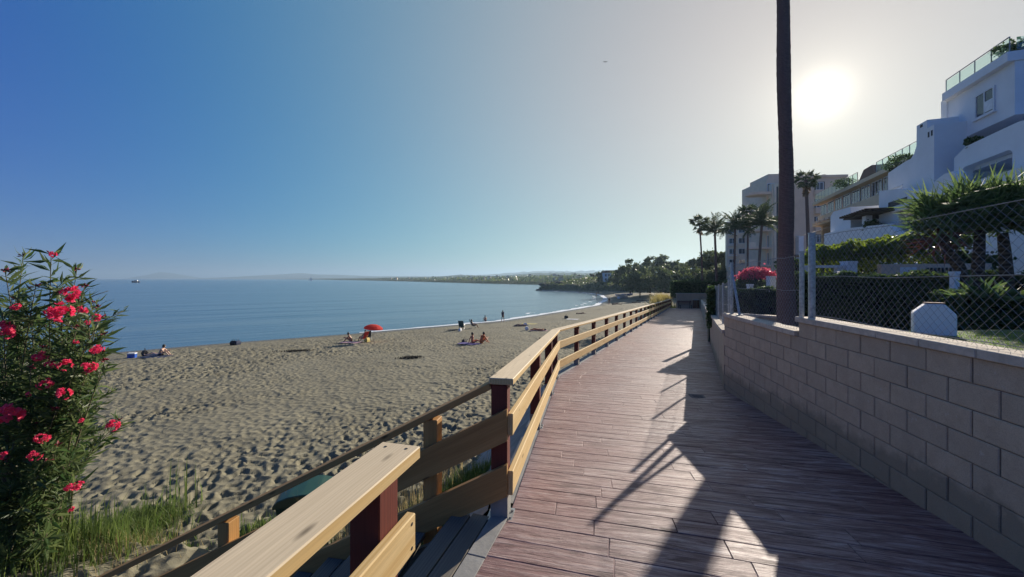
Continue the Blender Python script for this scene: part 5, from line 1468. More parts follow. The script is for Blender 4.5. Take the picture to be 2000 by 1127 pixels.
# sparse plants on the sand near the railing
for (x_, y_, lb) in ((1068, 662, 'small dark weed clump on the sand beyond the first rail bend'), (800, 700, 'dark seaweed scraps on the open sand'), (580, 686, 'long dark seaweed patch on the sand left of the umbrella')):
    p_ = None
    for Y in np.arange(8, 80, .25):
        if EYE - (y_ - 544) / 760 * Y < ground((x_ - 1000) / 760 * Y, Y): p_ = ((x_ - 1000) / 760 * Y, Y); break
    blades(420, (lambda P_: lambda n: (r.normal(P_[0], .55 if 'long' in lb else .3, n), r.normal(P_[1], .22, n)))(p_), one(.10), .022, M_weedry, 'seaweed', lb, r, 1.3, zf=lambda x, y: np.array([ground(a, b_) + .03 for a, b_ in zip(x, y)]))

# ---- hedges, shrubs
def hedge(label, p0, p1, w, z0, z1, n, mat, leaf=.05, seed=1, name='hedge', cat='hedge'):
    r = np.random.default_rng(seed); p0 = np.array(p0, float); p1 = np.array(p1, float); L = np.linalg.norm(p1 - p0); d = (p1 - p0) / L; nn_ = np.array([-d[1], d[0]])
    T = thing(name, ((p0[0] + p1[0]) / 2, (p0[1] + p1[1]) / 2, z0), label, cat, 'garden hedges' if cat == 'hedge' else None)
    M, l_ = frame_matrix((*p0, (z0 + z1) / 2), (*p1, (z0 + z1) / 2)); H = z1 - z0
    b = MB(); b.box(-L / 2 + .08, L / 2 - .08, -w / 2 + .08, w / 2 - .08, -H / 2, H / 2 - .08, M); b.world('shade_core', M_hcore, T)  # solid dark core, the shade inside the hedge put into colour
    f = r.integers(0, 10, n); s = r.random(n) * L; h = r.random(n); o = (r.random(n) - .5) * w
    o = np.where(f < 4, -w / 2, np.where(f < 6, w / 2, o)); h = np.where(f >= 6, 1.0, h); s = np.where((f == 9), np.where(r.random(n) < .5, 0, L), s); h = np.where(f == 9, r.random(n), h)
    bump_ = (fbm(s * 2.2 + seed, h * 3 + o * 2, 3, seed) - .45) * .40
    o = o + np.sign(o) * bump_ * (f < 6); z = z0 + h * H + np.where(f >= 6, bump_, 0)
    C = np.stack([p0[0] + d[0] * s + nn_[0] * o, p0[1] + d[1] * s + nn_[1] * o, z], 1) + r.normal(size=(n, 3)) * .03
    V, F = flat_leaves(C, leaf * (.6 + .8 * r.random(n)), 1.5, r, .3); link_np('foliage', V, F, mat, T, 'stuff'); return T
M_hcore = plain('hedge_core_shade', (0.012, 0.016, 0.010), 1.0, .2, 4, coord='World', spec=0.0)  # near-black, stands for the unlit depth between the leaves
hedge('long dark clipped hedge behind the fence, from the thick trunk to the slim pillar', (8.35, 11.7), (10.35, 9.05), .75, .4, 2.0, 20000, M_hedge, .055, 1)
hedge('clipped hedge with leafy bright top left of the thick palm trunk', (7.4, 14.6), (9.6, 13.0), .7, .2, 1.52, 12000, M_hedge, .06, 2)
hedge('dark low hedge at the foot of the yuccas', (8.9, 7.9), (12.6, 7.0), .9, .9, 1.62, 16000, M_hedge, .055, 3)
hedge('dark green hedge under the yucca crowns beside the white building', (10.6, 9.6), (15.5, 9.0), .7, .5, 2.02, 12000, M_hedge, .06, 4)
hedge('dark hedge running along behind the far garden wall', (14.4, 22.5), (22.5, 40), 1.0, -.4, 1.75, 12000, M_hedge, .10, 5)
hedge('far dark hedge above the end wall', (22.5, 54.5), (31, 54), 1.6, -.5, 1.5, 9000, M_hedge, .16, 6)
hedge('dark hedge in front of the tall sand coloured block', (14.4, 20.6), (22, 22), 1.2, .1, 2.9, 14000, M_hedge, .09, 7)
def shrub(label, c, rad, mat, n, leaf, seed, name='shrub', cat='shrub', flat=.8, mat2=None, parent=None):
    r = np.random.default_rng(seed); T = parent or thing(name, (c[0], c[1], c[2] - rad[2]), label, cat)
    if parent is None:
        b = MB()
        for k in range(7): b.tube([(c[0] + random.uniform(-.1, .1), c[1], c[2] - rad[2]), (c[0] + random.uniform(-.7, .7) * rad[0], c[1] + random.uniform(-.6, .6) * rad[1], c[2] + random.uniform(-.3, .5) * rad[2])], [.035, .012], 5)
        b.world('stems', M_bark2, T)
    cl = ball(18, r, .4); pick = cl[r.integers(0, 18, n)] + r.normal(size=(n, 3)) * .23
    C = np.array(c) + pick * np.array(rad); V, F = flat_leaves(C, leaf * (.6 + .8 * r.random(n)), 1.4, r, .2); link_np('foliage', V, F, mat, T, 'stuff'); return T
T = shrub('bougainvillea in full pink flower beyond the braced fence post', (9.75, 15.6, 1.72), (.62, .5, .42), M_hedge, 3500, .07, 5, 'bougainvillea', 'bush')
r = np.random.default_rng(8); n = 1500; q = ball(n, r, .55); q[:, 2] = np.abs(q[:, 2]) * 1.0; C = np.array((9.75, 15.5, 1.95)) + q * np.array((.72, .55, .42)) + r.normal(size=(n, 3)) * .05
V, F = flat_leaves(C, .075, 1.1, r, .3); link_np('blossom', V, F, M_boug, T, 'stuff')
shrub('round brownish clipped shrub behind the far garden wall', (18.9, 34.5, .45), (.95, .9, .55), M_scrub, 3500, .10, 15)
shrub('dark rounded shrub beside the far fence', (16.6, 29.5, .5), (1.2, 1, .7), M_hedge, 4500, .10, 16)
shrub('dark shrub against the end of the far hedge', (26.5, 56, .6), (2.0, 1.2, 1.0), M_hedge, 4500, .18, 17)
# vine on its pergola
T = thing('vine_pergola', (12.2, 12.9, .4), 'flowering green vine heaped over a terrace pergola, sunlit along its top', 'vine')
b = MB()
for x, y in ((10.7, 13.4), (12.4, 12.8), (14.0, 12.3)): b.tube([(x, y, .3), (x, y, 2.75)], .05, 6)
b.tube([(10.4, 13.4, 2.75), (14.3, 12.2, 2.78)], .05, 6); b.tube([(10.6, 14.6, 2.8), (14.6, 13.4, 2.8)], .05, 6); b.world('frame', M_darkw, T)
r = np.random.default_rng(21); n = 15000; t = r.random(n); o = r.random(n); top = 2.85 + .75 * t ** 1.3 * (t < .78) + (t >= .78) * (.55 - 1.2 * (t - .78)) + (fbm(t * 14, o * 3, 3, 3) - .45) * .75
hang = np.where(r.random(n) < .45, r.random(n) ** 1.4 * (1.15 + .5 * np.sin(t * 9)), r.random(n) * .12)
C = np.stack([10.25 + 3.9 * t + .3 * o, 13.5 - 1.25 * t + 1.2 * (o - .35), top - hang], 1) + r.normal(size=(n, 3)) * .05
V, F = flat_leaves(C, .085 * (.6 + .8 * r.random(n)), 1.3, r, .3); link_np('foliage', V, F, M_vine, T, 'stuff')
shrub('dark reddish shrub trailing from the end of the vine', (14.3, 12.1, 2.35), (.75, .5, .35), M_hedge, 3000, .07, 22)
# yuccas
YL = []
def yucca_head(seed, L, n, mat, low=-.5, w=.072):
    r = np.random.default_rng(seed); u = r.normal(size=(n, 3)); u[:, 2] = r.uniform(low, 1.0, n); D = unit(u); C = D * .08
    return leaves(C, D, L * (.75 + .4 * r.random(n)), w, .9, r)
def yucca(label, base, pts, heads, seed):
    T = thing('yucca_tree', base, label, 'tree', 'yucca trees behind the fence'); b = MB(); b.tube(pts, list(np.linspace(.13, .085, len(pts))), 9); b.world('trunk', M_bark2, T, smooth=True)
    for i, (c, L, n) in enumerate(heads):
        V, F = yucca_head(seed + i, L, n, M_yucca, -.35); link_np('leaf_rosette', V + np.array(c), F, M_yucca, T, 'stuff')
        if i == 0 and seed == 60:
            V, F = yucca_head(seed + 50, L * .8, n // 2, M_yudry, -1.0, .05); D_ = V[:, 2] > .12; link_np('dry_leaves', V * np.array((1, 1, 1)) + np.array(c) - np.array((0, 0, .22)), F, M_yudry, T, 'stuff')
Yy = 8.9
def yp(x, y, Y=Yy): return Vector(pz(x, y, Y))
b1 = yp(1886, 640); yucca('leaning yucca nearest the slim pillar with reddish dry leaves hanging from its crown', (b1.x, b1.y, .95), [(b1.x, b1.y, .9), yp(1888, 560), yp(1872, 520), yp(1850, 490), yp(1838, 455)],
      [(yp(1832, 448), 0.78, 104), (yp(1848, 415, 9.1), 0.84, 176), (yp(1880, 405, 9.4), 0.84, 160)], 60)
b1 = yp(1906, 640); yucca('upright yucca in the middle of the clump with full green crown', (b1.x, b1.y, .95), [(b1.x, b1.y, .9), yp(1908, 540), yp(1912, 490), yp(1914, 450)],
      [(yp(1914, 435), 0.81, 176), (yp(1925, 400, 9.2), 0.87, 192), (yp(1900, 420, 9.5), 0.78, 128)], 160)
b1 = yp(1966, 640); yucca('yucca farthest from the pillar, crown running out of the picture', (b1.x, b1.y, .95), [(b1.x, b1.y, .9), yp(1966, 540), yp(1962, 490), yp(1958, 455)],
      [(yp(1958, 440), 0.81, 176), (yp(1975, 405, 8.8), 0.90, 208), (yp(2000, 420, 8.6), 0.84, 160), (yp(2010, 385, 9.2), 0.84, 144)], 260)
T = thing('spiky_plant', tuple(yp(1920, 615, 7.4)), 'small spiky rosette plant between the yucca trunks', 'plant')
V, F = yucca_head(77, .5, 60, M_yucca, .1); c_ = yp(1922, 585, 7.5); link_np('leaf_rosette', V + np.array(c_), F, M_yucca, T, 'stuff')
b = MB(); b.tube([c_ - Vector((0, 0, .35)), c_ + Vector((0, 0, .05))], .06, 6); b.world('stem', M_bark2, T)
# plants on roofs and balconies
def roofplant(c, rad, lb, seed): shrub(lb, c, rad, M_hedge, 900, .10, seed, 'roof_plant', 'plant')
roofplant(tuple(CF(43.5, .1, 11.9)), (.9, .7, .6), 'bushy plant on the roof edge of the cream building', 31)
roofplant(tuple(CF(31.5, .5, 11.0)), (1.4, .5, .45), 'trailing green plant under the roof railing near the chimney', 32)
roofplant(tuple(CF(33.6, .5, 11.2)), (.7, .4, .5), 'upright green plant on the roof edge between railing and chimney', 33)
roofplant(tuple(WF(17.9, -.6, 11.75)), (.8, .6, .3), 'dark plant on the topmost glass roof terrace', 34)
roofplant(tuple(WF(18.55, .55, 8.1)), (.35, .2, .18), 'small potted plant on the balcony ledge', 35)
roofplant(tuple(WF(22.6, 2.5, 4.95)), (.5, .25, .3), 'dark plant beside the white column on the terrace', 36)
# ================================================================== PEOPLE AND BEACH THINGS
def skin(name, verts, edges, radii, mat, sub=1):
    me = bpy.data.meshes.new('tmp'); me.from_pydata([tuple(v) for v in verts], edges, [])
    o = bpy.data.objects.new('tmp', me); COL.objects.link(o)
    o.modifiers.new('s', 'SKIN')
    if not me.skin_vertices: me.attributes
    sv = me.skin_vertices[0].data
    for i, r_ in enumerate(radii): sv[i].radius = (r_, r_) if not isinstance(r_, tuple) else r_
    sv[0].use_root = True
    md = o.modifiers.new('u', 'SUBSURF'); md.levels = sub; md.render_levels = sub
    bpy.context.view_layer.update()
    dg = bpy.context.evaluated_depsgraph_get()
    out = bpy.data.meshes.new_from_object(o.evaluated_get(dg)); out.name = name
    out.materials.clear(); out.materials.append(mat)
    for p in out.polygons: p.use_smooth = True; p.material_index = 0
    bpy.data.objects.remove(o); bpy.data.meshes.remove(me)
    return out
def pose(kind):
    """joints of a body facing +y, seat or feet at z = 0"""
    P = {}
    if kind in ('stand', 'walk'):
        st = .22 if kind == 'walk' else .05
        P.update(pel=(0, 0, .93), spi=(0, .01, 1.10), che=(0, .0, 1.30), nec=(0, .0, 1.47), hd0=(0, .015, 1.56), hd1=(0, .01, 1.66))
        for s, n in ((-1, 'l'), (1, 'r')):
            f = st * s
            P.update({'sh' + n: (.18 * s, 0, 1.41), 'el' + n: (.235 * s, -.04 - f * .3, 1.13), 'wr' + n: (.24 * s, .05 - f * .6, .90), 'ha' + n: (.24 * s, .075 - f * .7, .83),
                      'hi' + n: (.09 * s, 0, .88), 'kn' + n: (.095 * s, f * .6 + .03, .49), 'an' + n: (.10 * s, f * 1.0 - .03, .075), 'to' + n: (.11 * s, f + .13, .035)})
    elif kind in ('sit', 'hunch'):
        ln = .22 if kind == 'hunch' else -.02
        P.update(pel=(0, 0, .12), spi=(0, ln * .3 - .02, .29), che=(0, ln * .8, .48), nec=(0, ln * 1.15, .65), hd0=(0, ln * 1.3 + .03, .74), hd1=(0, ln * 1.35 + .03, .84))
        for s, n in ((-1, 'l'), (1, 'r')):
            P.update({'sh' + n: (.18 * s, ln, .585), 'el' + n: (.25 * s, ln + (.18 if ln > 0 else -.12), .36), 'wr' + n: (.16 * s, ln + (.33 if ln > 0 else -.22), .42 if ln > 0 else .12), 'ha' + n: (.13 * s, ln + (.40 if ln > 0 else -.28), .44 if ln > 0 else .05),
                      'hi' + n: (.10 * s, .05, .11), 'kn' + n: (.13 * s, .42, .40 if ln > 0 else .26), 'an' + n: (.12 * s, .68 if ln > 0 else .80, .06), 'to' + n: (.13 * s, .80 if ln > 0 else .90, .06)})
    elif kind == 'chair':
        P.update(pel=(0, 0, .34), spi=(0, -.06, .50), che=(0, -.14, .68), nec=(0, -.19, .84), hd0=(0, -.18, .93), hd1=(0, -.18, 1.03))
        for s, n in ((-1, 'l'), (1, 'r')):
            P.update({'sh' + n: (.18 * s, -.17, .78), 'el' + n: (.27 * s, -.05, .56), 'wr' + n: (.22 * s, .18, .54), 'ha' + n: (.2 * s, .25, .53), 'hi' + n: (.10 * s, .05, .34), 'kn' + n: (.12 * s, .45, .46), 'an' + n: (.12 * s, .62, .08), 'to' + n: (.12 * s, .75, .05)})
    elif kind == 'lie':
        P.update(pel=(0, 0, .11), spi=(0, -.18, .11), che=(0, -.38, .12), nec=(0, -.55, .12), hd0=(0, -.64, .12), hd1=(0, -.74, .13))
        for s, n in ((-1, 'l'), (1, 'r')):
            P.update({'sh' + n: (.18 * s, -.49, .12), 'el' + n: (.28 * s, -.25, .08), 'wr' + n: (.30 * s, .0, .06), 'ha' + n: (.30 * s, .07, .06), 'hi' + n: (.09 * s, .05, .11), 'kn' + n: (.11 * s, .46, .22 if s > 0 else .10), 'an' + n: (.12 * s, .84, .06), 'to' + n: (.14 * s, .92, .12)})
    return P
RAD = dict(pel=(.145, .115), spi=(.12, .10), che=(.15, .11), nec=.055, hd0=(.078, .092), hd1=(.07, .08), sh=.062, el=.043, wr=.030, ha=(.036, .022), hi=.092, kn=.058, an=.040, to=.036)
BODY = {}
def body_mesh(kind, tone):
    key = (kind, tone.name)
    if key in BODY: return BODY[key]
    P = pose(kind); names = list(P); V = [P[n] for n in names]; R = [RAD.get(n, RAD.get(n[:2])) for n in names]; ix = {n: i for i, n in enumerate(names)}
    E = [(ix[a], ix[b_]) for a, b_ in (('pel', 'spi'), ('spi', 'che'), ('che', 'nec'), ('nec', 'hd0'), ('hd0', 'hd1'))]
    for s in 'lr':
        E += [(ix[a], ix[b_]) for a, b_ in (('che', 'sh' + s), ('sh' + s, 'el' + s), ('el' + s, 'wr' + s), ('wr' + s, 'ha' + s), ('pel', 'hi' + s), ('hi' + s, 'kn' + s), ('kn' + s, 'an' + s), ('an' + s, 'to' + s))]
    # nose, and five fingers on each hand
    V.append((P['hd0'][0], P['hd0'][1] + (.112 if kind != 'lie' else .0), P['hd0'][2] + (.0 if kind != 'lie' else .112))); R.append(.014); E.append((ix['hd0'], len(V) - 1))
    for s in 'lr':
        h = Vector(P['ha' + s]); d = (h - Vector(P['wr' + s])).normalized(); sd_ = Vector((1, 0, 0)).cross(d).normalized()
        for k, (o, l) in enumerate(((-.026, .075), (-.009, .085), (.009, .08), (.026, .062))):
            a = h + d * .03 + sd_ * o; b_ = h + d * (.03 + l) + sd_ * o * 1.2 - Vector((0, 0, .012)); V += [tuple(a), tuple(b_)]; R += [.009, .007]; n_ = len(V); E += [(ix['ha' + s], n_ - 2), (n_ - 2, n_ - 1)]
        a = h + sd_ * -.045; V.append(tuple(a + d * .03)); R.append(.010); E.append((ix['ha' + s], len(V) - 1))
    BODY[key] = skin('body', V, E, R, tone, 1); return BODY[key]
def wear_mesh(kind, what, mat):
    P = pose(kind)
    if what == 'shorts': names = ['pel', 'hil', 'hir', 'kl', 'kr']; P = dict(P, kl=tuple(Vector(P['hil']).lerp(Vector(P['knl']), .45)), kr=tuple(Vector(P['hir']).lerp(Vector(P['knr']), .45)), pt=tuple(Vector(P['pel']).lerp(Vector(P['spi']), .4))); names.append('pt'); E = [(0, 1), (0, 2), (1, 3), (2, 4), (0, 5)]; R = [(.16, .13), .105, .105, .092, .092, (.14, .12)]
    elif what == 'shirt': names = ['spi', 'che', 'shl', 'shr', 'al', 'ar', 'pt']; P = dict(P, al=tuple(Vector(P['shl']).lerp(Vector(P['ell']), .5)), ar=tuple(Vector(P['shr']).lerp(Vector(P['elr']), .5)), pt=tuple(Vector(P['pel']).lerp(Vector(P['spi']), .3))); E = [(0, 1), (1, 2), (1, 3), (2, 4), (3, 5), (0, 6)]; R = [(.138, .118), (.168, .128), .078, .078, .062, .062, (.15, .125)]
    else: names = ['pel', 'hil', 'hir', 'pt']; P = dict(P, pt=tuple(Vector(P['pel']).lerp(Vector(P['spi']), .25))); E = [(0, 1), (0, 2), (0, 3)]; R = [(.155, .125), .10, .10, (.14, .115)]
    return skin(what, [P[n] for n in names], E, R, mat, 1)
def tone(name, c):
    m = NT(name); m.set(color=c, rough=0.5, spec=0.35); m.b.inputs['Subsurface Weight'].default_value = 0.08; m.b.inputs['Subsurface Radius'].default_value = (.02, .008, .004); return m.mat
SK1 = tone('tanned_skin', (0.36, 0.19, 0.12)); SK2 = tone('fair_skin', (0.55, 0.36, 0.27)); SK3 = tone('sunburnt_skin', (0.50, 0.17, 0.08))
HA1 = plain('dark_hair', (0.02, 0.014, 0.01), .6); HA2 = plain('brown_hair', (0.06, 0.035, 0.02), .6)
def cloth(name, c): return plain(name, c, .85, .15, 9)
C_navy = cloth('navy_cloth', (.02, .03, .07)); C_red = cloth('red_cloth', (.42, .03, .03)); C_orange = cloth('orange_cloth', (.60, .14, .03)); C_blk = cloth('black_cloth', (.018, .018, .022)); C_white = cloth('white_cloth', (.7, .7, .7)); C_purple = cloth('purple_towel', (.10, .07, .22)); C_teal = cloth('dark_teal_canvas', (.02, .07, .08)); C_pink = cloth('pale_pink_towel', (.45, .28, .30)); C_yel = cloth('yellow_towel', (.45, .38, .12)); C_blue = plain('blue_plastic', (.02, .09, .42), .4)
def foot(x, y):
    """point of the sand seen at picture position x, y (beach things stand on the ground there)"""
    lo, hi = 8.0, 260.0
    f = lambda Y: (EYE - (y - 544) / 760 * Y) - max(ground((x - 1000) / 760 * Y, Y), SEA)
    for _ in range(40):
        m_ = (lo + hi) / 2
        if f(m_) > 0: lo = m_
        else: hi = m_
    Y = (lo + hi) / 2; X = (x - 1000) / 760 * Y; return Vector((X, Y, max(ground(X, Y), SEA)))
def person(loc, rz, kind, label, sk, wear, hair=HA1, group='people on the beach', s=1.0):
    T = thing('person', tuple(loc), label, 'person', group, rz, s); M0 = WM[T.name]
    link('body', body_mesh(kind, sk), M0, T)
    for what, mat in wear: link(what, wear_mesh(kind, what, mat), M0, T)
    P = pose(kind); h = Vector(P['hd1']); h0 = Vector(P['hd0']); b = MB(); ax = (h - h0).normalized()
    R = ax.to_track_quat('Z', 'Y').to_matrix().to_4x4(); back = Vector((0, -.022, 0)) if kind != 'lie' else Vector((0, 0, -.022))
    R.translation = h + back - ax * .02
    b.lathe([(.094, -.10), (.103, -.05), (.104, 0), (.096, .05), (.066, .085), (.0, .102)], 14, R); b.build('hair', hair, T, smooth=True)
    return T
def towel(loc, rz, mat, label, w=.9, l=1.8):
    T = MB(); n = 8
    for i in range(n):
        for j in range(n): pass
    V = [(-w / 2 + w * i / n, -l / 2 + l * j / n, .012 + .018 * random.random()) for j in range(n + 1) for i in range(n + 1)]
    V += [(x, y, z - .012) for x, y, z in V]; F = [(j * (n + 1) + i, j * (n + 1) + i + 1, (j + 1) * (n + 1) + i + 1, (j + 1) * (n + 1) + i) for j in range(n) for i in range(n)]
    k = (n + 1) ** 2; F += [tuple(a + k for a in f[::-1]) for f in F]
    T.add(V, F); o = T.build('beach_towel', mat, None, Matrix.Translation(loc + Vector((0, 0, .03))) @ Matrix.Rotation(rz, 4, 'Z')); tag(o, label, 'towel', 'towels on the sand'); return o
def bag(loc, mat, label, s=1.0):
    T = thing('beach_bag', tuple(loc), label, 'bag', 'bags on the sand', random.uniform(0, 3), s); b = MB()
    b.add([(sx * w, sy * d, z) for z, w, d in ((0, .20, .12), (.18, .23, .14), (.33, .17, .07)) for sx, sy in ((-1, -1), (1, -1), (1, 1), (-1, 1))], [(0, 3, 2, 1), (8, 9, 10, 11)] + [(k + i, k + (i + 1) % 4, k + 4 + (i + 1) % 4, k + 4 + i) for k in (0, 4) for i in range(4)]); b.build('body', mat, T, bevel=.02)
    b = MB(); b.tube([(-.1, 0, .32), (-.08, 0, .46), (.08, 0, .46), (.1, 0, .32)], .012, 5); b.build('strap', mat, T)
def beach_chair(loc, rz, mat, label, s=1.0):
    T = thing('beach_chair', tuple(loc), label, 'chair', 'folding beach chairs', rz, s); 
    b = MB()
    for sx in (-.27, .27):
        b.tube([(sx, .30, .02), (sx, -.28, .62)], .013, 6); b.tube([(sx, -.30, .02), (sx, .25, .34)], .013, 6); b.tube([(sx, -.12, .30), (sx, -.40, .95)], .013, 6); b.tube([(sx * 1.05, .22, .50), (sx * 1.05, -.26, .52)], .018, 6)
    b.tube([(-.27, -.40, .95), (.27, -.40, .95)], .013, 6); b.tube([(-.27, .30, .02), (.27, .30, .02)], .013, 6); b.build('frame', M_steel, T)
    b = MB(); b.bar((0, .26, .30), (0, -.14, .28), .52, .015); b.build('seat', mat, T)
    b = MB(); b.bar((0, -.14, .32), (0, -.40, .94), .52, .015, (0, 1, 0)); b.build('backrest', mat, T)

LEFTP = foot(311, 696)
person(LEFTP, radians(-75), 'hunch', 'person in dark trunks sitting hunched on the sand beside the blue cool box', SK2, [('shorts', C_navy)])
person(foot(299, 696.5) + Vector((-.1, .3, 0)), radians(80), 'lie', 'person lying flat on the sand behind the hunched sitter', SK2, [('swimwear', C_blk)])
towel(foot(305, 697.5), radians(80), C_navy, 'dark blue towel under the hunched sitter', 1.3, 2.0)
bag(foot(283, 695), C_blk, 'black bag between the blue cool box and the hunched sitter', 1.3)
p = foot(258, 699); T = thing('cool_box', tuple(p), 'blue cool box with white lid standing on the sand', 'cool box', rz=.3)
b = MB(); b.box(-.24, .24, -.16, .16, 0, .30); b.build('body', C_blue, T, bevel=.02); b = MB(); b.box(-.25, .25, -.17, .17, .303, .38); b.build('lid', C_white, T, bevel=.015); b = MB(); b.tube([(-.25, 0, .28), (-.2, 0, .45), (.2, 0, .45), (.25, 0, .28)], .014, 5); b.build('handle', C_white, T)
bag(foot(456, 674), C_blk, 'dark bag alone near the water, left one of a pair', 1.25); bag(foot(464, 673.5), C_navy, 'dark bag alone near the water, right one of a pair', 1.2)
# red umbrella party
p = foot(731, 668)
T = thing('beach_umbrella', tuple(p), 'red beach umbrella opened over the sand near the water', 'umbrella', scale=.82); b = MB(); b.tube([(0, 0, -.1), (-.05, 0, 1.95)], .02, 8); b.build('pole', M_zinc, T)
C_red2 = leafmat('red_umbrella_cloth', (.62, .035, .03), (.66, .06, .045), .45, .8, tcol=(.8, .06, .04))
for k in range(8):
    b = MB(); a0, a1 = 2 * pi * k / 8, 2 * pi * (k + 1) / 8; tilt = Matrix.Translation((-.05, 0, 1.95)) @ Matrix.Rotation(radians(6), 4, 'Y') @ Matrix.Scale(1.02, 4); prof = [(0.0, 0.0), (.35, -.03), (.7, -.15), (1.0, -.36)]
    V = []
    for j, (rr_, z) in enumerate(prof):
        for a in (a0, (a0 + a1) / 2, a1): q = .96 if (a == (a0 + a1) / 2) else 1; V.append(tilt @ Vector((rr_ * q * cos(a), rr_ * q * sin(a), z)))
    V += [tilt @ Vector((.985 * cos(a), .985 * sin(a), -.50)) for a in (a0, (a0 + a1) / 2, a1)]
    b.add(V, [(j * 3 + i, j * 3 + i + 1, (j + 1) * 3 + i + 1, (j + 1) * 3 + i) for j in range(4) for i in range(2)]); b.build('canopy_panel', C_red2, T)
b = MB()
for k in range(8): a0 = 2 * pi * k / 8; b.tube([(-.05, 0, 1.45), (.55 * cos(a0) - .05, .55 * sin(a0), 1.80)], .006, 4)
b.build('ribs', M_zinc, T)
person(foot(687, 668), radians(100), 'hunch', 'tanned person sitting on a towel left of the red umbrella', SK1, [('swimwear', C_red)])
towel(foot(684, 669.5), radians(80), C_pink, 'pale towel under the tanned sitter left of the umbrella')
p = foot(711, 667); beach_chair(p, radians(60), C_red, 'low red folding chair with a sitter left of the umbrella pole'); person(p + Vector((0, 0, -.03)), radians(60), 'chair', 'person reclining in the low red chair by the umbrella', SK1, [('swimwear', C_red)], HA2)
p = foot(719, 664); beach_chair(p, radians(20), C_blk, 'dark folding chair hung with clothes under the umbrella edge'); bag(foot(717, 668), C_yel, 'pale straw bag at the foot of the dark folding chair', 1.2)
# pair on the purple towel
person(foot(923, 671), radians(-60), 'sit', 'tanned person in orange sitting upright on a purple towel', SK3, [('swimwear', C_orange)])
person(foot(939, 671), radians(-50), 'hunch', 'person in a bright orange top leaning forward beside the tanned one', SK3, [('shirt', C_orange), ('swimwear', C_orange)], HA2)
towel(foot(917, 672), radians(70), C_purple, 'purple towel spread beside the orange pair'); bag(foot(907, 670), C_blk, 'dark bag at the end of the purple towel')
# chairs at the water
p = foot(902, 644); beach_chair(p, radians(-10), C_teal, 'dark teal beach chair seen from behind near the water', 1.15); person(p, radians(-10), 'chair', 'person in dark clothes seated in the teal beach chair', SK1, [('shirt', C_teal), ('shorts', C_navy)])
p = foot(924, 641); beach_chair(p, radians(-75), C_blk, 'black beach chair turned sideways near the water', 1.15); person(p, radians(-75), 'chair', 'person in black seated sideways in the black beach chair', SK1, [('shirt', C_blk), ('shorts', C_blk)])
bag(foot(899, 647), C_white, 'small white bag on the sand in front of the teal chair'); towel(foot(890, 645), radians(70), C_blk, 'dark mat on the sand left of the teal chair')
person(foot(948, 629.5) + Vector((0, .8, .02)), radians(20), 'hunch', 'small person sitting in the shallow wash at the waterline', SK1, [('swimwear', C_navy)])
person(foot(982, 629), radians(-30), 'walk', 'slim man in dark trunks walking along the waterline', SK1, [('shorts', C_blk), ('shirt', C_navy)])
# sunbathers
p = foot(1018, 637); person(p, radians(80), 'lie', 'sunbather lying on a dark towel beyond the rail bend, farther of two', SK1, [('swimwear', C_navy)]); towel(p, radians(80), C_navy, 'dark towel under the farther sunbather'); bag(foot(1026, 636), C_white, 'pale bag beside the farther sunbather'); towel(foot(1034, 633), radians(75), C_yel, 'yellow towel spread beyond the sunbathers', .9, 2.0)
p = foot(1052, 646); person(p, radians(85), 'lie', 'sunbather lying nearer the railing, pink towel beneath', SK3, [('swimwear', C_red)]); towel(p, radians(85), C_pink, 'pink towel under the sunbather nearer the railing'); bag(foot(1029, 645), C_white, 'white bag on the sand between the two sunbathers', 1.2)
p = foot(1134, 613); person(p, radians(-80), 'lie', 'far sunbather lying on the sand by the bend of the shore', SK1, [('swimwear', C_blk)]); bag(foot(1106, 622), C_blk, 'dark bag on the sand left of a white towel', 1.3); towel(foot(1119, 624), radians(80), C_white, 'white towel alone on the sand below the far sunbather')
person(foot(1190, 595), radians(150), 'walk', 'far walker in dark clothes at the curve of the waterline', SK1, [('shirt', C_blk), ('shorts', C_blk)])
person(foot(1165, 580), radians(100), 'stand', 'distant person standing in the shallows near the headland', SK1, [('shorts', C_navy)])
person(foot(1168, 575), radians(200), 'stand', 'most distant person standing on the beach below the headland', SK1, [('shirt', C_blk)])
# driftwood and boats drawn up on the beach
for i, (x_, y_, lb, s) in enumerate([(1205, 595, 'dark driftwood log on the sand near the far walker', 1.2), (1243, 592, 'dark driftwood log half way up the far beach', 1.1), (1254, 588, 'long driftwood log nearest the far slope', 1.4)]):
    p = foot(x_, y_); b = MB(); b.tube([p + Vector((-s, 0, .12)), p + Vector((0, .2, .2)), p + Vector((s, .1, .12))], [.16, .14, .08], 7); b.tube([p + Vector((0, .2, .2)), p + Vector((.2, .1, .7))], [.06, .02], 5); tag(b.world('driftwood', M_bark2), lb, 'driftwood')
def hull(T, L, B, H, mat, deckmat, M):
    n = 9; V = []; F = []
    for i in range(n):
        t = i / (n - 1); w = B / 2 * (1 - max(0, (t - .55) / .45) ** 2 * .98); z = H * (1 + .25 * t * t)
        V += [(-L / 2 + L * t, -w, z), (-L / 2 + L * t, -w * .6, .12 * H), (-L / 2 + L * t, 0, 0), (-L / 2 + L * t, w * .6, .12 * H), (-L / 2 + L * t, w, z)]
    F = [(i * 5 + j, i * 5 + j + 1, (i + 1) * 5 + j + 1, (i + 1) * 5 + j) for i in range(n - 1) for j in range(4)] + [(0, 4, 3, 2, 1)]
    b = MB(); b.add([M @ Vector(v) for v in V], F); b.world('hull', mat, T)
    F = [(i * 2, i * 2 + 1, i * 2 + 3, i * 2 + 2) for i in range(n - 1)]; b = MB(); b.add([M @ (Vector(V[i * 5 + e]) * 1.0 + Vector((0, 0, -.12 * H))) for i in range(n) for e in (0, 4)], F); b.world('deck', deckmat, T)
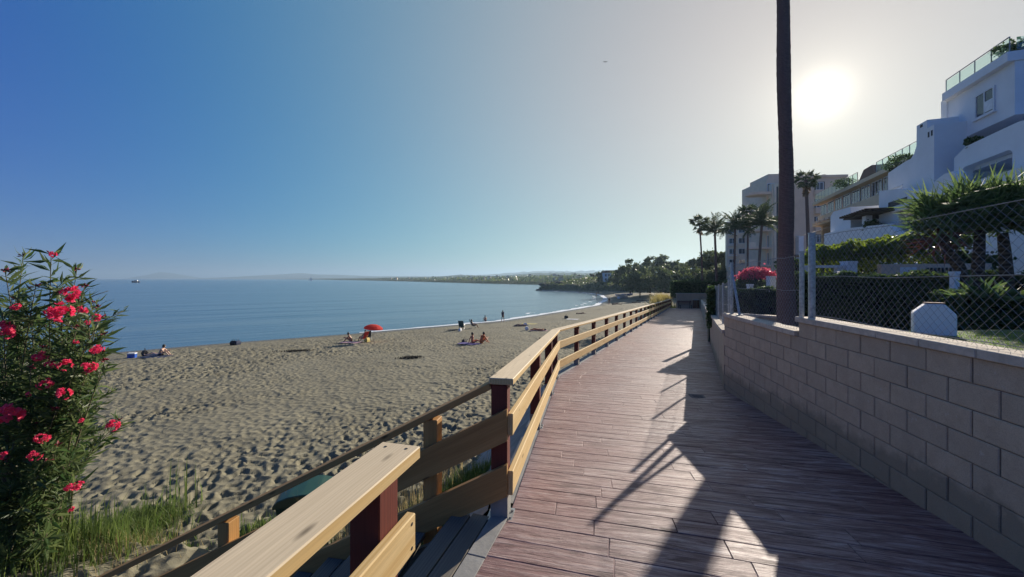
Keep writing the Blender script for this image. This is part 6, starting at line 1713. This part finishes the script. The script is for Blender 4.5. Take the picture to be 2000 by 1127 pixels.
for i, (x_, y_, lb, mt) in enumerate([(1214, 578, 'small white rowing boat drawn up on the far beach, left one', C_white), (1226, 577, 'small blue rowing boat drawn up beside the white one', C_blue), (1217, 583, 'pale rowing boat nearest the water on the far beach', C_white)]):
    p = foot(x_, y_); T = thing('rowing_boat', tuple(p), lb, 'boat', 'boats drawn up on the far beach'); hull(T, 4.2, 1.5, .6, mt, M_brown, Matrix.Translation(p) @ Matrix.Rotation(.3 * i, 4, 'Z'))
    b = MB(); b.box(-.2, .2, -.55, .55, .38, .43, Matrix.Translation(p)); b.world('thwart', M_brown, T)
Yb = 620; xb = pxX(265, Yb); T = thing('motor_boat', (xb, Yb, SEA), 'dark motor boat with white cabin alone on the calm sea', 'boat'); M = Matrix.Translation((xb, Yb, SEA - .3)) @ Matrix.Rotation(pi + .3, 4, 'Z')
hull(T, 10.5, 3.4, 2.6, C_navy, C_white, M)
b = MB(); b.box(-2.5, 1.8, -1.1, 1.1, 2.3, 4.3, M); b.world('cabin', C_white, T); b = MB(); b.box(-2.2, 1.5, -1.12, 1.12, 3.3, 3.9, M); b.world('window', M_pane, T); b = MB(); b.tube([M @ Vector((0, 0, 4.3)), M @ Vector((0, 0, 6.2))], .06, 5); b.world('mast', M_zinc, T)
Yb = 1180; xb = pxX(607, Yb); T = thing('sailing_boat', (xb, Yb, SEA), 'tiny white sailing boat far out near the hills', 'boat'); M = Matrix.Translation((xb, Yb, SEA - .2)) @ Matrix.Rotation(.5, 4, 'Z'); hull(T, 9, 2.8, 1.3, C_white, C_white, M)
b = MB(); b.tube([M @ Vector((.6, 0, 1)), M @ Vector((.6, 0, 13))], .09, 5); b.world('mast', M_zinc, T)
b = MB(); b.prism([(.4, 2.2), (-3.8, 2.2), (.4, 12.6)], -.03, .03, lambda a, d_, c_: M @ Vector((a, d_, c_))); b.world('main_sail', C_white, T); b = MB(); b.prism([(.8, 11), (.9, 1.6), (4.2, 1.6)], -.03, .03, lambda a, d_, c_: M @ Vector((a, d_, c_))); b.world('jib', C_white, T)
Yb = 62; q = Vector(pz(1182, 121, Yb)); b = MB()
for sx in (-1, 1): b.add([q, q + Vector((.16 * sx, .05, .10)), q + Vector((.42 * sx, 0, .02)), q + Vector((.17 * sx, -.10, .06))], [(0, 1, 2, 3)])
T = thing('gull', tuple(q), 'small bird gliding high in the clear sky', 'bird'); b.world('wing', C_blk, T); b = MB(); b.tube([q + Vector((0, -.22, 0)), q, q + Vector((0, .22, .01))], [.01, .05, .02], 6); b.world('body', C_blk, T)

# ================================================================== HAZE
hz = bpy.data.materials.new('sea_haze'); hz.use_nodes = True; t_ = hz.node_tree; t_.nodes.remove(t_.nodes['Principled BSDF'])
pv = t_.nodes.new('ShaderNodeVolumePrincipled'); pv.inputs['Color'].default_value = (0.45, 0.63, 0.82, 1); pv.inputs['Density'].default_value = 0.00024; pv.inputs['Anisotropy'].default_value = 0.35
t_.links.new(pv.outputs[0], t_.nodes['Material Output'].inputs['Volume'])
b = MB(); b.box(-9300, 9300, -9300, 9300, -10, 135); tag(b.build('haze', hz), 'thin blue sea haze over the whole bay', kind='stuff')
